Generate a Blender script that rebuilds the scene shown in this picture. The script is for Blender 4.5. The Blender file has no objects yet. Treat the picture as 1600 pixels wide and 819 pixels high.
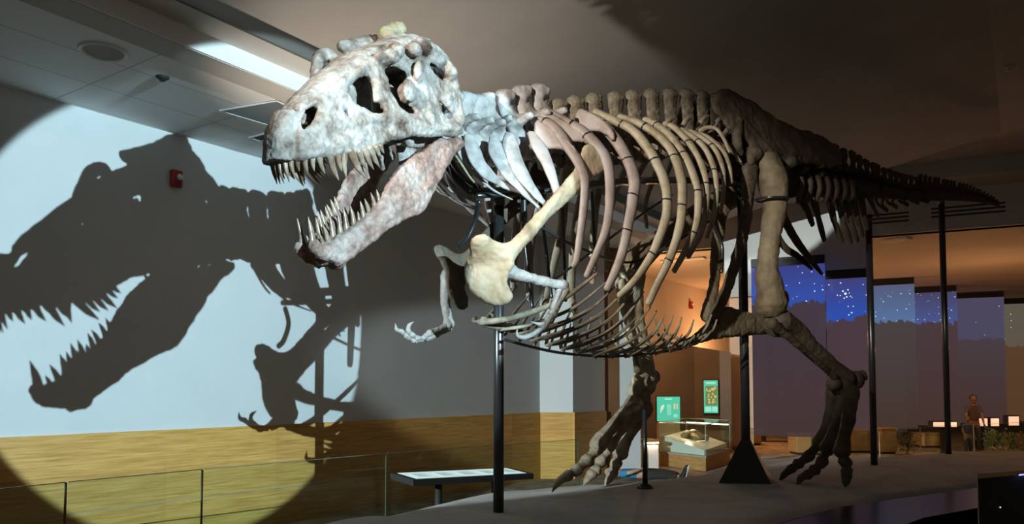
import bpy, bmesh, math, random
from mathutils import Vector, Matrix, noise, geometry

sc = bpy.context.scene
COL = sc.collection
V = Vector
random.seed(7)

# ------------------------------------------------------------------ camera
F = 1250.0; PX0 = 800.0; PY0 = 540.0; PITCH = math.radians(3); EYE = 1.6
cam_data = bpy.data.cameras.new('camera')
cam = bpy.data.objects.new('camera', cam_data); COL.objects.link(cam)
cam.location = (0, 0, EYE); cam.rotation_euler = (math.pi/2 + PITCH, 0, 0)
cam_data.sensor_width = 36; cam_data.lens = 36*F/1600
cam_data.shift_y = (PY0-409.5)/1600
cam_data.clip_end = 200
sc.camera = cam

# ------------------------------------------------------------------ light, world, exposure
sc.view_settings.view_transform = 'Standard'; sc.view_settings.look = 'None'
sc.view_settings.exposure = 0.0; sc.view_settings.gamma = 1.0
sc.view_settings.use_curve_mapping = False
w = bpy.data.worlds.new('world'); sc.world = w; w.use_nodes = True
w.node_tree.nodes['Background'].inputs[0].default_value = (1.0, 0.86, 0.72, 1)
w.node_tree.nodes['Background'].inputs[1].default_value = 0.112

def lamp(name, kind, loc, power, color, target=None, size=60, blend=0.1, radius=0.03, shape=None):
    d = bpy.data.lights.new(name, kind); d.energy = power; d.color = color
    if kind == 'SPOT':
        d.spot_size = math.radians(size); d.spot_blend = blend
    if kind == 'AREA':
        d.shape = 'RECTANGLE'; d.size, d.size_y = shape
    else:
        d.shadow_soft_size = radius
    o = bpy.data.objects.new(name, d); COL.objects.link(o); o.location = loc
    if target is not None:
        o.rotation_euler = (V(target)-V(loc)).to_track_quat('-Z', 'Y').to_euler()
    return o

L1 = V((4.0, 0.55, 3.97))
lamp('head_spotlight', 'SPOT', L1, 5300, (0.60, 0.88, 1.0), (-3.445, 8.568, 2.41), 24.3, 0.07, 0.02)
lamp('pier_spotlight', 'SPOT', (-11.0, -6.0, 4.1), 18000, (0.80, 0.97, 1.0), (0.4, 10.281, 1.871), 13.6, 0.08, 0.06)
lamp('bulkhead_spotlight', 'SPOT', (-8.5, -6.0, 4.4), 24000, (0.80, 0.95, 1.0), (1.684, 11.152, 5.847), 10.6, 0.08, 0.06)
lamp('ceiling_glow_fill', 'SPOT', (-2.2, 6.6, 1.2), 420, (1.0, 0.88, 0.74), (-0.9, 7.3, 5.0), 62, 1.0, 0.1)  # unseen fill, added for the glow on the high ceiling
lamp('body_spotlight', 'SPOT', (-4.0, -1.5, 4.75), 5600, (1.0, 0.93, 0.80), (1.25, 7.6, 3.15), 18.5, 0.8, 0.05)
lamp('gallery_lamp', 'POINT', (3.2, 17.8, 2.9), 140, (1.0, 0.55, 0.26), radius=0.15)
lamp('gallery_lamp', 'POINT', (11.0, 18.0, 2.3), 80, (1.0, 0.50, 0.22), radius=0.15)
lamp('gallery_lamp', 'POINT', (6.2, 22.5, 2.6), 160, (1.0, 0.50, 0.22), radius=0.15)

# ------------------------------------------------------------------ pixel -> place helpers (design of the place)
CF = V((0, math.cos(PITCH), math.sin(PITCH))); CU = V((0, -math.sin(PITCH), math.cos(PITCH)))
EYEV = V((0, 0, EYE))
def ray(px, py): return CF + V((1, 0, 0))*((px-PX0)/F) + CU*((PY0-py)/F)
def at_depth(px, py, y):
    r = ray(px, py); return EYEV + r*(y/r.y)
def at_height(px, py, z):
    r = ray(px, py); return EYEV + r*((z-EYE)/r.z)
def at_plane(px, py, p0, n, off=0.0):
    r = ray(px, py); return EYEV + r*(((p0-EYEV).dot(n)+off)/r.dot(n))

ZP = 0.58                                     # top of the display platform
P0 = V((-0.11, 6.53, ZP)); TD = V((0.7814, 0.6241, 0)).normalized(); TN = V((TD.y, -TD.x, 0))
def T(px, py, v): return at_plane(px, py, P0, TN, v)                  # trunk: v metres left of the midline plane
def S(u, v, h): return P0 + TD*u + TN*v + V((0, 0, h))
def loc(p):
    q = p-P0; return q.dot(TD), q.dot(TN), q.z
def mirror(p): return p - TN*(2*(p-P0).dot(TN))
HA = math.radians(60)
H0 = V((-0.43, 6.21, 0)); HD = V((math.cos(HA), math.sin(HA), 0)); HN = V((HD.y, -HD.x, 0))
def HS(u, v, z): return H0 + HD*u + HN*v + V((0, 0, z))
def hloc(p):
    q = p-H0; return q.dot(HD), q.dot(HN), p.z
def mirror_head(p): return p - HN*(2*(p-H0).dot(HN))
def Hv(px, py, fn):                            # head: lateral offset given by fn(u, z)
    v = 0.2
    for _ in range(12):
        q = at_plane(px, py, H0, HN, v); u, _v, z = hloc(q); v = 0.5*v+0.5*fn(u, z)
    return at_plane(px, py, H0, HN, v)

# ------------------------------------------------------------------ materials
def nmat(name):
    m = bpy.data.materials.new(name); m.use_nodes = True
    return m, m.node_tree, m.node_tree.nodes['Principled BSDF']
def simple(name, col, rough=0.6, metal=0.0, emit=None, es=0.0, spec=0.5):
    m, nt, b = nmat(name)
    b.inputs['Base Color'].default_value = (*col, 1); b.inputs['Roughness'].default_value = rough
    b.inputs['Metallic'].default_value = metal; b.inputs['Specular IOR Level'].default_value = spec
    if emit:
        b.inputs['Emission Color'].default_value = (*emit, 1); b.inputs['Emission Strength'].default_value = es
    return m
def mottled(name, cols, scale=4.0, rough=0.7, bump=0.3, bscale=40.0, metal=0.0, stretch=(1, 1, 1), spec=0.3, pos=(0.3, 0.5, 0.68), crack=0.0, cscale=9.0):
    m, nt, b = nmat(name)
    N, Lk = nt.nodes, nt.links
    tc = N.new('ShaderNodeTexCoord'); mp = N.new('ShaderNodeMapping'); mp.inputs['Scale'].default_value = stretch
    Lk.new(tc.outputs['Object'], mp.inputs[0])
    no = N.new('ShaderNodeTexNoise'); no.inputs['Scale'].default_value = scale; no.inputs['Detail'].default_value = 6
    no.inputs['Roughness'].default_value = 0.62
    Lk.new(mp.outputs[0], no.inputs['Vector'])
    cr = N.new('ShaderNodeValToRGB'); el = cr.color_ramp.elements
    while len(el) < len(cols): el.new(0.5)
    for e, c, p in zip(el, cols, pos if len(cols) == 3 else [0.25+0.5*i/(len(cols)-1) for i in range(len(cols))]):
        e.position = p; e.color = (*c, 1)
    Lk.new(no.outputs[0], cr.inputs[0]); colour = cr.outputs[0]
    if crack:
        nd = N.new('ShaderNodeTexNoise'); nd.inputs['Scale'].default_value = 7; nd.inputs['Detail'].default_value = 4; Lk.new(mp.outputs[0], nd.inputs['Vector'])
        ad = N.new('ShaderNodeVectorMath'); ad.operation = 'MULTIPLY_ADD'; ad.inputs[1].default_value = (.25, .25, .25); Lk.new(nd.outputs['Color'], ad.inputs[0]); Lk.new(mp.outputs[0], ad.inputs[2])
        vo = N.new('ShaderNodeTexVoronoi'); vo.feature = 'DISTANCE_TO_EDGE'; vo.inputs['Scale'].default_value = cscale; Lk.new(ad.outputs[0], vo.inputs['Vector'])
        mr = N.new('ShaderNodeMapRange'); mr.inputs['From Max'].default_value = .055; mr.inputs['To Min'].default_value = 1-crack; Lk.new(vo.outputs['Distance'], mr.inputs['Value'])
        n3 = N.new('ShaderNodeTexNoise'); n3.inputs['Scale'].default_value = 22; n3.inputs['Detail'].default_value = 6; Lk.new(mp.outputs[0], n3.inputs['Vector'])
        m3 = N.new('ShaderNodeMapRange'); m3.inputs['From Min'].default_value = .3; m3.inputs['From Max'].default_value = .62; m3.inputs['To Min'].default_value = .72; m3.inputs['To Max'].default_value = 1.06; Lk.new(n3.outputs[0], m3.inputs['Value'])
        mm = N.new('ShaderNodeMath'); mm.operation = 'MULTIPLY'; Lk.new(mr.outputs[0], mm.inputs[0]); Lk.new(m3.outputs[0], mm.inputs[1])
        mx = N.new('ShaderNodeMix'); mx.data_type = 'RGBA'; mx.blend_type = 'MULTIPLY'; mx.inputs['Factor'].default_value = 1; Lk.new(colour, mx.inputs['A']); Lk.new(mm.outputs[0], mx.inputs['B']); colour = mx.outputs['Result']
    Lk.new(colour, b.inputs['Base Color'])
    b.inputs['Roughness'].default_value = rough; b.inputs['Metallic'].default_value = metal
    b.inputs['Specular IOR Level'].default_value = spec
    if bump:
        n2 = N.new('ShaderNodeTexNoise'); n2.inputs['Scale'].default_value = bscale; n2.inputs['Detail'].default_value = 5
        Lk.new(mp.outputs[0], n2.inputs['Vector'])
        bp = N.new('ShaderNodeBump'); bp.inputs['Strength'].default_value = bump; bp.inputs['Distance'].default_value = 0.01
        Lk.new(n2.outputs[0], bp.inputs['Height']); Lk.new(bp.outputs[0], b.inputs['Normal'])
    return m

M = {}
M['skull'] = mottled('skull_bone', [(0.073, 0.043, 0.029), (0.258, 0.228, 0.202), (0.404, 0.387, 0.374)], 4.2, 0.6, 0.7, 30, pos=(0.34, 0.48, 0.66), crack=.22, cscale=4.0)
M['jaw'] = mottled('jaw_bone', [(0.13, 0.07, 0.05), (0.27, 0.175, 0.145), (0.4, 0.335, 0.3)], 5.0, 0.58, 0.9, 30, pos=(0.33, 0.48, 0.68), crack=.25, cscale=4.5)
M['crest'] = mottled('crest_bone', [(0.14, 0.11, 0.06), (0.24, 0.205, 0.12), (0.3, 0.27, 0.21)], 9, 0.7, 0.5, 50)
M['tooth'] = mottled('tooth_enamel', [(0.1, 0.055, 0.036), (0.22, 0.155, 0.11), (0.33, 0.28, 0.22)], 9, 0.3, 0.1, 40, spec=0.5)
M['rib'] = mottled('rib_bone', [(0.179, 0.14, 0.09), (0.336, 0.28, 0.196), (0.403, 0.358, 0.28)], 6, 0.6, 0.25, 45)
M['ribpink'] = mottled('mauve_rib_bone', [(0.22, 0.171, 0.149), (0.33, 0.27, 0.248), (0.352, 0.319, 0.314)], 5, 0.6, 0.25, 45)
M['neckrib'] = mottled('pale_neck_bone', [(0.181, 0.161, 0.144), (0.32, 0.305, 0.295), (0.427, 0.416, 0.412)], 7, 0.62, 0.3, 45)
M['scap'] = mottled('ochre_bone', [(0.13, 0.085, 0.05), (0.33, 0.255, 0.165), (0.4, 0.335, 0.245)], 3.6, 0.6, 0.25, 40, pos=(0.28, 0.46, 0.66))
M['arm'] = mottled('pale_arm_bone', [(0.2, 0.175, 0.155), (0.28, 0.265, 0.25), (0.34, 0.33, 0.315)], 9, 0.55, 0.2, 50)
M['vert'] = mottled('vertebra_bone', [(0.093, 0.072, 0.051), (0.187, 0.153, 0.111), (0.306, 0.264, 0.204)], 8, 0.75, 0.6, 40)
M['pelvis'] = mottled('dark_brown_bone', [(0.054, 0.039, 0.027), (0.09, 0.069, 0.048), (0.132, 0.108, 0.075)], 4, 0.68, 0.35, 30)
M['leg'] = mottled('olive_leg_bone', [(0.086, 0.065, 0.04), (0.166, 0.13, 0.083), (0.23, 0.194, 0.13)], 4, 0.66, 0.35, 30)
M['shin'] = mottled('lit_shin_bone', [(0.14, 0.11, 0.07), (0.30, 0.25, 0.17), (0.42, 0.37, 0.27)], 4, 0.66, 0.35, 30)  # far shin and ankle only: cream light on them put into the colour
M['foot'] = mottled('lit_foot_bone', [(0.135, 0.108, 0.075), (0.257, 0.203, 0.135), (0.378, 0.31, 0.216)], 6, 0.66, 0.35, 35)  # far foot only: colour lifted for the strong light on it
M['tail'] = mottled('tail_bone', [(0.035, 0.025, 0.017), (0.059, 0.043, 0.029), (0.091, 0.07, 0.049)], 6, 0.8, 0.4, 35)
M['gast'] = mottled('belly_rib_bone', [(0.091, 0.07, 0.049), (0.196, 0.168, 0.119), (0.294, 0.259, 0.196)], 7, 0.65, 0.3, 45)
M['steel'] = simple('black_steel', (0.018, 0.019, 0.021), 0.28, 0.0, spec=0.8)
M['black'] = simple('matt_black', (0.012, 0.011, 0.011), 0.7)
M['wall'] = mottled('painted_wall', [(0.60, 0.62, 0.62), (0.63, 0.65, 0.65), (0.66, 0.67, 0.67)], 1.2, 0.85, 0.05, 120)
M['ceil'] = mottled('ceiling_plaster', [(0.42, 0.39, 0.36), (0.46, 0.43, 0.39), (0.50, 0.46, 0.42)], 1.0, 0.9, 0.05, 90)
M['plat'] = mottled('sculpted_ground', [(0.47, 0.447, 0.431), (0.564, 0.541, 0.517), (0.62, 0.62, 0.604)], 2.2, 0.9, 0.5, 26)
M['carpet'] = mottled('carpet', [(0.16, 0.12, 0.075), (0.30, 0.24, 0.16), (0.42, 0.34, 0.23)], 2.5, 0.95, 0.4, 60)
M['brown'] = mottled('brown_wall_paint', [(0.115, 0.085, 0.06), (0.135, 0.1, 0.07), (0.15, 0.11, 0.078)], 1.0, 0.85, 0.05, 90)
M['cream'] = mottled('cream_wall_paint', [(0.52, 0.42, 0.32), (0.56, 0.46, 0.35), (0.60, 0.49, 0.38)], 1.0, 0.85, 0.05, 90)
M['strip'] = simple('white_fascia', (0.68, 0.68, 0.67), 0.8)
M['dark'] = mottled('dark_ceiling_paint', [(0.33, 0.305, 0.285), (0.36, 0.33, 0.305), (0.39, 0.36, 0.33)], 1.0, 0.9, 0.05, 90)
M['red'] = simple('red_plastic', (0.42, 0.015, 0.012), 0.35)
M['white'] = simple('white_plastic', (0.75, 0.75, 0.74), 0.4)
M['oak'] = mottled('tan_wood', [(0.30, 0.17, 0.06), (0.40, 0.24, 0.09), (0.48, 0.30, 0.12)], 3, 0.5, 0.1, 30, stretch=(1, 1, 8))
M['gloss'] = simple('black_gloss', (0.010, 0.010, 0.012), 0.22, 0.0, spec=0.25)

def wood_mat():
    m, nt, b = nmat('bamboo_panelling'); N, Lk = nt.nodes, nt.links
    tc = N.new('ShaderNodeTexCoord'); mp = N.new('ShaderNodeMapping'); mp.inputs['Scale'].default_value = (1.2, 1.2, 30)
    Lk.new(tc.outputs['Object'], mp.inputs[0])
    n1 = N.new('ShaderNodeTexNoise'); n1.inputs['Scale'].default_value = 1.6; n1.inputs['Detail'].default_value = 7; n1.inputs['Roughness'].default_value = 0.7
    Lk.new(mp.outputs[0], n1.inputs['Vector'])
    cr = N.new('ShaderNodeValToRGB'); e = cr.color_ramp.elements; e.new(0.5)
    for k, (p, c) in enumerate(((0.3, (0.44, 0.215, 0.05)), (0.5, (0.66, 0.36, 0.095)), (0.7, (0.80, 0.49, 0.16)))):
        e[k].position = p; e[k].color = (*c, 1)
    Lk.new(n1.outputs[0], cr.inputs[0])
    # large boards of slightly different tone
    m2 = N.new('ShaderNodeMapping'); m2.inputs['Scale'].default_value = (0.36, 0.36, 1.3); Lk.new(tc.outputs['Object'], m2.inputs[0])
    vo = N.new('ShaderNodeTexWhiteNoise'); fl = N.new('ShaderNodeVectorMath'); fl.operation = 'FLOOR'
    Lk.new(m2.outputs[0], fl.inputs[0]); Lk.new(fl.outputs[0], vo.inputs['Vector'])
    mr = N.new('ShaderNodeMapRange'); mr.inputs['To Min'].default_value = 0.86; mr.inputs['To Max'].default_value = 1.08
    Lk.new(vo.outputs['Value'], mr.inputs['Value'])
    mx = N.new('ShaderNodeMix'); mx.data_type = 'RGBA'; mx.blend_type = 'MULTIPLY'; mx.inputs['Factor'].default_value = 1
    Lk.new(cr.outputs[0], mx.inputs['A']); Lk.new(mr.outputs[0], mx.inputs['B'])
    Lk.new(mx.outputs['Result'], b.inputs['Base Color'])
    b.inputs['Roughness'].default_value = 0.45
    return m
M['wood'] = wood_mat()

def glass_mat(name, col=(0.9, 0.97, 0.94), rough=0.0, alpha=0.10):
    m = bpy.data.materials.new(name); m.use_nodes = True; nt = m.node_tree; N, Lk = nt.nodes, nt.links
    N.clear(); out = N.new('ShaderNodeOutputMaterial'); mix = N.new('ShaderNodeMixShader')
    tr = N.new('ShaderNodeBsdfTransparent'); tr.inputs[0].default_value = (*col, 1)
    gl = N.new('ShaderNodeBsdfGlossy'); gl.inputs['Roughness'].default_value = rough
    lw = N.new('ShaderNodeLayerWeight'); lw.inputs[0].default_value = .5
    pw = N.new('ShaderNodeMath'); pw.operation = 'POWER'; pw.inputs[1].default_value = 5; Lk.new(lw.outputs['Facing'], pw.inputs[0])
    fr = N.new('ShaderNodeMath'); fr.operation = 'MULTIPLY_ADD'; fr.inputs[1].default_value = .35; fr.inputs[2].default_value = .02; Lk.new(pw.outputs[0], fr.inputs[0])
    Lk.new(fr.outputs[0], mix.inputs[0]); Lk.new(tr.outputs[0], mix.inputs[1]); Lk.new(gl.outputs[0], mix.inputs[2])
    Lk.new(mix.outputs[0], out.inputs[0])
    return m
M['glass'] = glass_mat('clear_glass')
M['edge'] = simple('glass_edge', (0.45, 0.50, 0.44), 0.3)

# ------------------------------------------------------------------ mesh helpers
def mesh_obj(name, bm, mat, parent=None, smooth=True, origin=None):
    """links a bmesh (in world coordinates) as one object; children are stored relative to their thing"""
    root = parent
    while root is not None and root.parent is not None: root = root.parent
    base = root['_base'] if root is not None else (origin if origin is not None else (0, 0, 0))
    base = V(base)
    bmesh.ops.translate(bm, verts=bm.verts, vec=-base)
    me = bpy.data.meshes.new(name); bm.normal_update(); bm.to_mesh(me); bm.free()
    if smooth:
        for p in me.polygons: p.use_smooth = True
    for mt in (mat if isinstance(mat, list) else [mat]): me.materials.append(mt)
    o = bpy.data.objects.new(name, me); COL.objects.link(o)
    if parent is not None: o.parent = parent
    else: o.location = base
    return o
def thing(name, label, cat, base, group=None):
    o = bpy.data.objects.new(name, None); COL.objects.link(o); o.location = base
    o.empty_display_size = 0.1
    o['_base'] = tuple(base); o['label'] = label; o['category'] = cat
    if group: o['group'] = group
    return o
def tag(o, label, cat, group=None):
    o['label'] = label; o['category'] = cat
    if group: o['group'] = group
    return o
def struct(o):
    o['kind'] = 'structure'; return o

def catmull(pts, vals, n):
    """resample a polyline of points (and a value list) to n samples along a Catmull-Rom curve"""
    P = [V(p) for p in pts]; k = len(P); out = []; ov = []
    for i in range(n):
        t = i/(n-1)*(k-1); a = min(int(t), k-2); f = t-a
        p0, p1, p2, p3 = P[max(a-1, 0)], P[a], P[a+1], P[min(a+2, k-1)]
        out.append(0.5*((2*p1)+(p2-p0)*f+(2*p0-5*p1+4*p2-p3)*f*f+(3*p1-p0-3*p2+p3)*f**3))
        v0, v1 = vals[a], vals[a+1]; s = f*f*(3-2*f)
        if isinstance(v0, tuple): ov.append(tuple(x*(1-s)+y*s for x, y in zip(v0, v1)))
        else: ov.append(v0*(1-s)+v1*s)
    return out, ov
def tube(bm, pts, rad, n=None, k=10, ref=None, rough=0.0, closed_round=True, seed=0):
    """swept tube; rad per point is r or (r along ref, r across); rounded ends"""
    n = n or max(4, len(pts)*5)
    if not isinstance(rad, (list,)): rad = [rad]*len(pts)
    P, R = catmull(pts, rad, n)
    ref = V(ref) if ref is not None else None
    rings = []; side = None
    for i, p in enumerate(P):
        tan = (P[min(i+1, n-1)]-P[max(i-1, 0)]).normalized()
        if ref is not None: side = ref - tan*ref.dot(tan)
        elif side is None:
            a = V((0, 0, 1)) if abs(tan.z) < 0.9 else V((1, 0, 0)); side = tan.cross(a)
        else: side = side - tan*side.dot(tan)
        side = side.normalized(); up = tan.cross(side)
        r = R[i]; ra, rb = r if isinstance(r, tuple) else (r, r)
        rings.append((p, side, up, ra, rb, tan))
    if closed_round:
        p, s, u_, ra, rb, tn = rings[0]; m = min(ra, rb)
        rings = [(p-tn*m*0.75, s, u_, ra*0.35, rb*0.35, tn), (p-tn*m*0.45, s, u_, ra*0.8, rb*0.8, tn)]+rings
        p, s, u_, ra, rb, tn = rings[-1]; m = min(ra, rb)
        rings += [(p+tn*m*0.45, s, u_, ra*0.8, rb*0.8, tn), (p+tn*m*0.75, s, u_, ra*0.35, rb*0.35, tn)]
    vr = []
    for (p, s, u_, ra, rb, tn) in rings:
        row = []
        for j in range(k):
            a = 2*math.pi*j/k
            q = p+s*(ra*math.cos(a))+u_*(rb*math.sin(a))
            if rough:
                f = 1+rough*noise.noise(q*9+V((seed, seed*2, 0))); q = p+(q-p)*f
            row.append(bm.verts.new(q))
        vr.append(row)
    for a, b in zip(vr, vr[1:]):
        for j in range(k): bm.faces.new((a[j], a[(j+1) % k], b[(j+1) % k], b[j]))
    bm.faces.new(vr[0][::-1]); bm.faces.new(vr[-1])
def blob(bm, c, r, rot=None, sub=2):
    g = bmesh.ops.create_icosphere(bm, subdivisions=sub, radius=1.0)
    mt = Matrix.Translation(c) @ (rot.to_4x4() if rot else Matrix.Identity(4)) @ Matrix.Diagonal((*((r, r, r) if not hasattr(r, '__len__') else r), 1))
    bmesh.ops.transform(bm, matrix=mt, verts=g['verts'])
def box(bm, c, s, rot=None):
    g = bmesh.ops.create_cube(bm, size=1.0)
    mt = Matrix.Translation(c) @ (rot.to_4x4() if rot else Matrix.Identity(4)) @ Matrix.Diagonal((*s, 1))
    bmesh.ops.transform(bm, matrix=mt, verts=g['verts'])
    return g['verts']
def cyl(bm, a, b, r0, r1=None, k=24):
    a, b = V(a), V(b); r1 = r0 if r1 is None else r1
    d = b-a; g = bmesh.ops.create_cone(bm, cap_ends=True, segments=k, radius1=r0, radius2=r1, depth=d.length)
    q = V((0, 0, 1)).rotation_difference(d)
    bmesh.ops.transform(bm, matrix=Matrix.Translation((a+b)/2) @ q.to_matrix().to_4x4(), verts=g['verts'])
def bevel(bm, w, seg=2):
    bmesh.ops.bevel(bm, geom=bm.edges[:], offset=w, segments=seg, affect='EDGES', profile=0.5)
def prism(bm, poly, off):
    """closed prism: polygon of points + extrusion vector"""
    a = [bm.verts.new(p) for p in poly]; b = [bm.verts.new(V(p)+V(off)) for p in poly]
    n = len(a); bm.faces.new(a); bm.faces.new(b[::-1])
    for i in range(n): bm.faces.new((a[i], b[i], b[(i+1) % n], a[(i+1) % n]))
    bmesh.ops.recalc_face_normals(bm, faces=bm.faces[:])
def quad_slab(name, pts, thick, mat, **kw):
    """a flat panel with a real thickness; pts in order, thickness along thick vector"""
    bm = bmesh.new(); prism(bm, [V(p) for p in pts], thick)
    return mesh_obj(name, bm, mat, smooth=False, **kw)

def resample(poly, s):
    out = []
    for a, b in zip(poly, poly[1:]+poly[:1]):
        d = math.hypot(b[0]-a[0], b[1]-a[1]); n = max(1, round(d/s))
        for i in range(n): out.append((a[0]+(b[0]-a[0])*i/n, a[1]+(b[1]-a[1])*i/n))
    return out
def smooth_poly(poly, it=1):
    for _ in range(it):
        q = []
        for a, b in zip(poly, poly[1:]+poly[:1]):
            q += [(a[0]*.75+b[0]*.25, a[1]*.75+b[1]*.25), (a[0]*.25+b[0]*.75, a[1]*.25+b[1]*.75)]
        poly = q
    return poly
def inside(p, poly):
    x, y = p; r = False
    for (x1, y1), (x2, y2) in zip(poly, poly[1:]+poly[:1]):
        if (y1 > y) != (y2 > y) and x < (x2-x1)*(y-y1)/(y2-y1)+x1: r = not r
    return r
def plate(bm, outline, holes, fmap, half, edge, step=4.0, bumps=0.0, bfreq=9.0, half_fn=None, mirror_fn=None):
    """a bone plate: an outline with holes, laid on the surface fmap(a, b), with rounded rims of half-thickness half"""
    outline = resample(smooth_poly(outline), step); holes = [resample(smooth_poly(h), step) for h in holes]
    verts = []; edges = []
    for loop in [outline]+holes:
        b = len(verts); verts += loop; n = len(loop); edges += [(b+i, b+(i+1) % n) for i in range(n)]
    nb = len(verts); bd = verts[:]
    xs = [p[0] for p in outline]; ys = [p[1] for p in outline]
    y = min(ys); row = 0; dist = [0.0]*nb
    while y < max(ys):
        x = min(xs)+(step/2 if row % 2 else 0)
        while x < max(xs):
            p = (x, y)
            if inside(p, outline) and not any(inside(p, h) for h in holes):
                d = min(math.hypot(q[0]-x, q[1]-y) for q in bd)
                if d > step*0.55: verts.append(p); dist.append(d)
            x += step
        y += step*0.866; row += 1
    rv, re, rf, ov, oe, of = geometry.delaunay_2d_cdt([V(p) for p in verts], edges, [], 0, 1e-5)
    dist2 = []
    for o in ov: dist2.append(dist[o[0]] if o else 0.0)
    tris = []
    for f in rf:
        c = (sum(rv[i].x for i in f)/3, sum(rv[i].y for i in f)/3)
        if inside(c, outline) and not any(inside(c, h) for h in holes): tris.append(f)
    c0 = fmap(*verts[0]); mpp = ((fmap(verts[0][0]+1, verts[0][1])-c0).length+(fmap(verts[0][0], verts[0][1]+1)-c0).length)/2
    for mf in ([None, mirror_fn] if mirror_fn else [None]):
        A, B = {}, {}
        for i in {i for f in tris for i in f}:
            a, b = rv[i]
            p = fmap(a, b); e = 0.6
            nrm = (fmap(a+e, b)-p).cross(fmap(a, b+e)-p).normalized()
            d = dist2[i]*mpp
            t = min(d/edge, 1.0); h = (half_fn(a, b) if half_fn else half)
            pr = h*math.sqrt(max(0.0, 1-(1-t)**2))
            bmp = bumps*noise.fractal(p*bfreq, 1.0, 2.0, 3)*t
            q1, q2 = p-nrm*(pr+bmp), p+nrm*(pr-bmp*0.3)
            if mf: q1, q2 = mf(q1), mf(q2)
            if dist2[i] <= 1e-6: A[i] = B[i] = bm.verts.new(mf(p) if mf else p)
            else: A[i] = bm.verts.new(q1); B[i] = bm.verts.new(q2)
        for f in tris:
            i, j, k = f
            f1, f2 = (A[i], A[j], A[k]), (B[k], B[j], B[i])
            if mf: f1, f2 = f1[::-1], f2[::-1]
            for ff in (f1, f2):
                try: bm.faces.new(ff)
                except ValueError: pass
def remesh(bm, voxel, smooth=2, rough=0.0, freq=14.0, fine=0.0):
    """fuse overlapping pieces into one continuous bone surface"""
    me = bpy.data.meshes.new('tmp'); bmesh.ops.recalc_face_normals(bm, faces=bm.faces[:]); bm.to_mesh(me); bm.free()
    o = bpy.data.objects.new('tmp', me); COL.objects.link(o)
    md = o.modifiers.new('r', 'REMESH'); md.mode = 'VOXEL'; md.voxel_size = voxel
    if smooth:
        s = o.modifiers.new('s', 'SMOOTH'); s.iterations = smooth; s.factor = 0.5
    dg = bpy.context.evaluated_depsgraph_get()
    m2 = bpy.data.meshes.new_from_object(o.evaluated_get(dg))
    b = bmesh.new(); b.from_mesh(m2)
    bpy.data.objects.remove(o); bpy.data.meshes.remove(me); bpy.data.meshes.remove(m2)
    if rough:
        b.normal_update()
        for v in b.verts:
            d = rough*noise.fractal(v.co*freq, 1.0, 2.0, 4)
            if fine: d += fine*noise.noise(v.co*freq*4)
            v.co = v.co+v.normal*d
    return b

# ================================================================== SETTING
WA = V((-4.512, 7.05, 0)); WD = V((0.575, 0.818, 0)); WN = V((WD.y, -WD.x, 0))      # left wall line and its face normal
def wl(t, z, off=0.0): return WA + WD*t + WN*off + V((0, 0, z))
ZC = 4.29; ZW = 1.16
struct(quad_slab('wall_left', [wl(-9, 0), wl(8.69, 0), wl(8.69, ZC), wl(-9, ZC)], -WN*0.2, M['wall']))
struct(quad_slab('trim_1', [wl(-9, 0), wl(8.69, 0), wl(8.69, ZW), wl(-9, ZW)], WN*0.03, M['wood']))
J0 = wl(8.69, 0); J1 = V((1.076, 14.16, 0)); J2 = J1 + WD*1.18; UP = V((0, 0, 1))
struct(quad_slab('wall_pier', [J0+V((0, .01, 0)), J1, J1+UP*ZC, J0+V((0, .01, 0))+UP*ZC], V((0, 0.2, 0)), M['wall']))
struct(quad_slab('trim_2', [J0, J1, J1+UP*ZW, J0+UP*ZW], V((0, -0.03, 0)), M['wood']))
struct(quad_slab('wall_return', [J1, J2, J2+UP*ZC, J1+UP*ZC], -WN*0.2, M['wall']))
struct(quad_slab('trim_3', [J1+V((0, -.03, 0)), J2, J2+UP*ZW, J1+V((0, -.03, 0))+UP*ZW], WN*0.03, M['wood']))
# thin dark seam between the two board courses of the panelling
struct(quad_slab('trim_4', [wl(-9, .417), wl(8.6, .417), wl(8.6, .423), wl(-9, .423)], WN*0.032, M['dark']))

# low tiled ceiling on the left, its stepped edge, the high ceiling
DD = V((0.539, 0.842, 0)); DN = V((DD.y, -DD.x, 0)); D0 = V((-2.085, 7.49, 0))
def dl(t, off, z): return D0 + DD*t + DN*off + V((0, 0, z))
def tile_mat():
    m, nt, b = nmat('ceiling_tiles'); N, Lk = nt.nodes, nt.links
    tc = N.new('ShaderNodeTexCoord'); mp = N.new('ShaderNodeMapping')
    mp.inputs['Rotation'].default_value = (0, 0, -math.atan2(WD.y, WD.x)); mp.inputs['Location'].default_value = (0.2, 0.37, 0)
    Lk.new(tc.outputs['Object'], mp.inputs[0])
    br = N.new('ShaderNodeTexBrick'); br.offset = 0; br.inputs['Scale'].default_value = 1.0
    br.inputs['Brick Width'].default_value = 1.25; br.inputs['Row Height'].default_value = 0.62
    br.inputs['Mortar Size'].default_value = 0.008; br.inputs['Mortar Smooth'].default_value = 0.1
    br.inputs['Color1'].default_value = (.80, .80, .79, 1); br.inputs['Color2'].default_value = (.77, .77, .765, 1); br.inputs['Mortar'].default_value = (.52, .52, .52, 1)
    Lk.new(mp.outputs[0], br.inputs[0]); Lk.new(br.outputs[0], b.inputs['Base Color']); b.inputs['Roughness'].default_value = 0.9
    bp = N.new('ShaderNodeBump'); bp.inputs['Strength'].default_value = 0.6; bp.invert = True
    Lk.new(br.outputs['Fac'], bp.inputs['Height']); Lk.new(bp.outputs[0], b.inputs['Normal'])
    return m
struct(quad_slab('ceiling_low', [wl(-9, ZC, -.2), wl(10.5, ZC, -.2), dl(9.2, 0, ZC), dl(-9, 0, ZC)], V((0, 0, 0.12)), tile_mat()))
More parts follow.
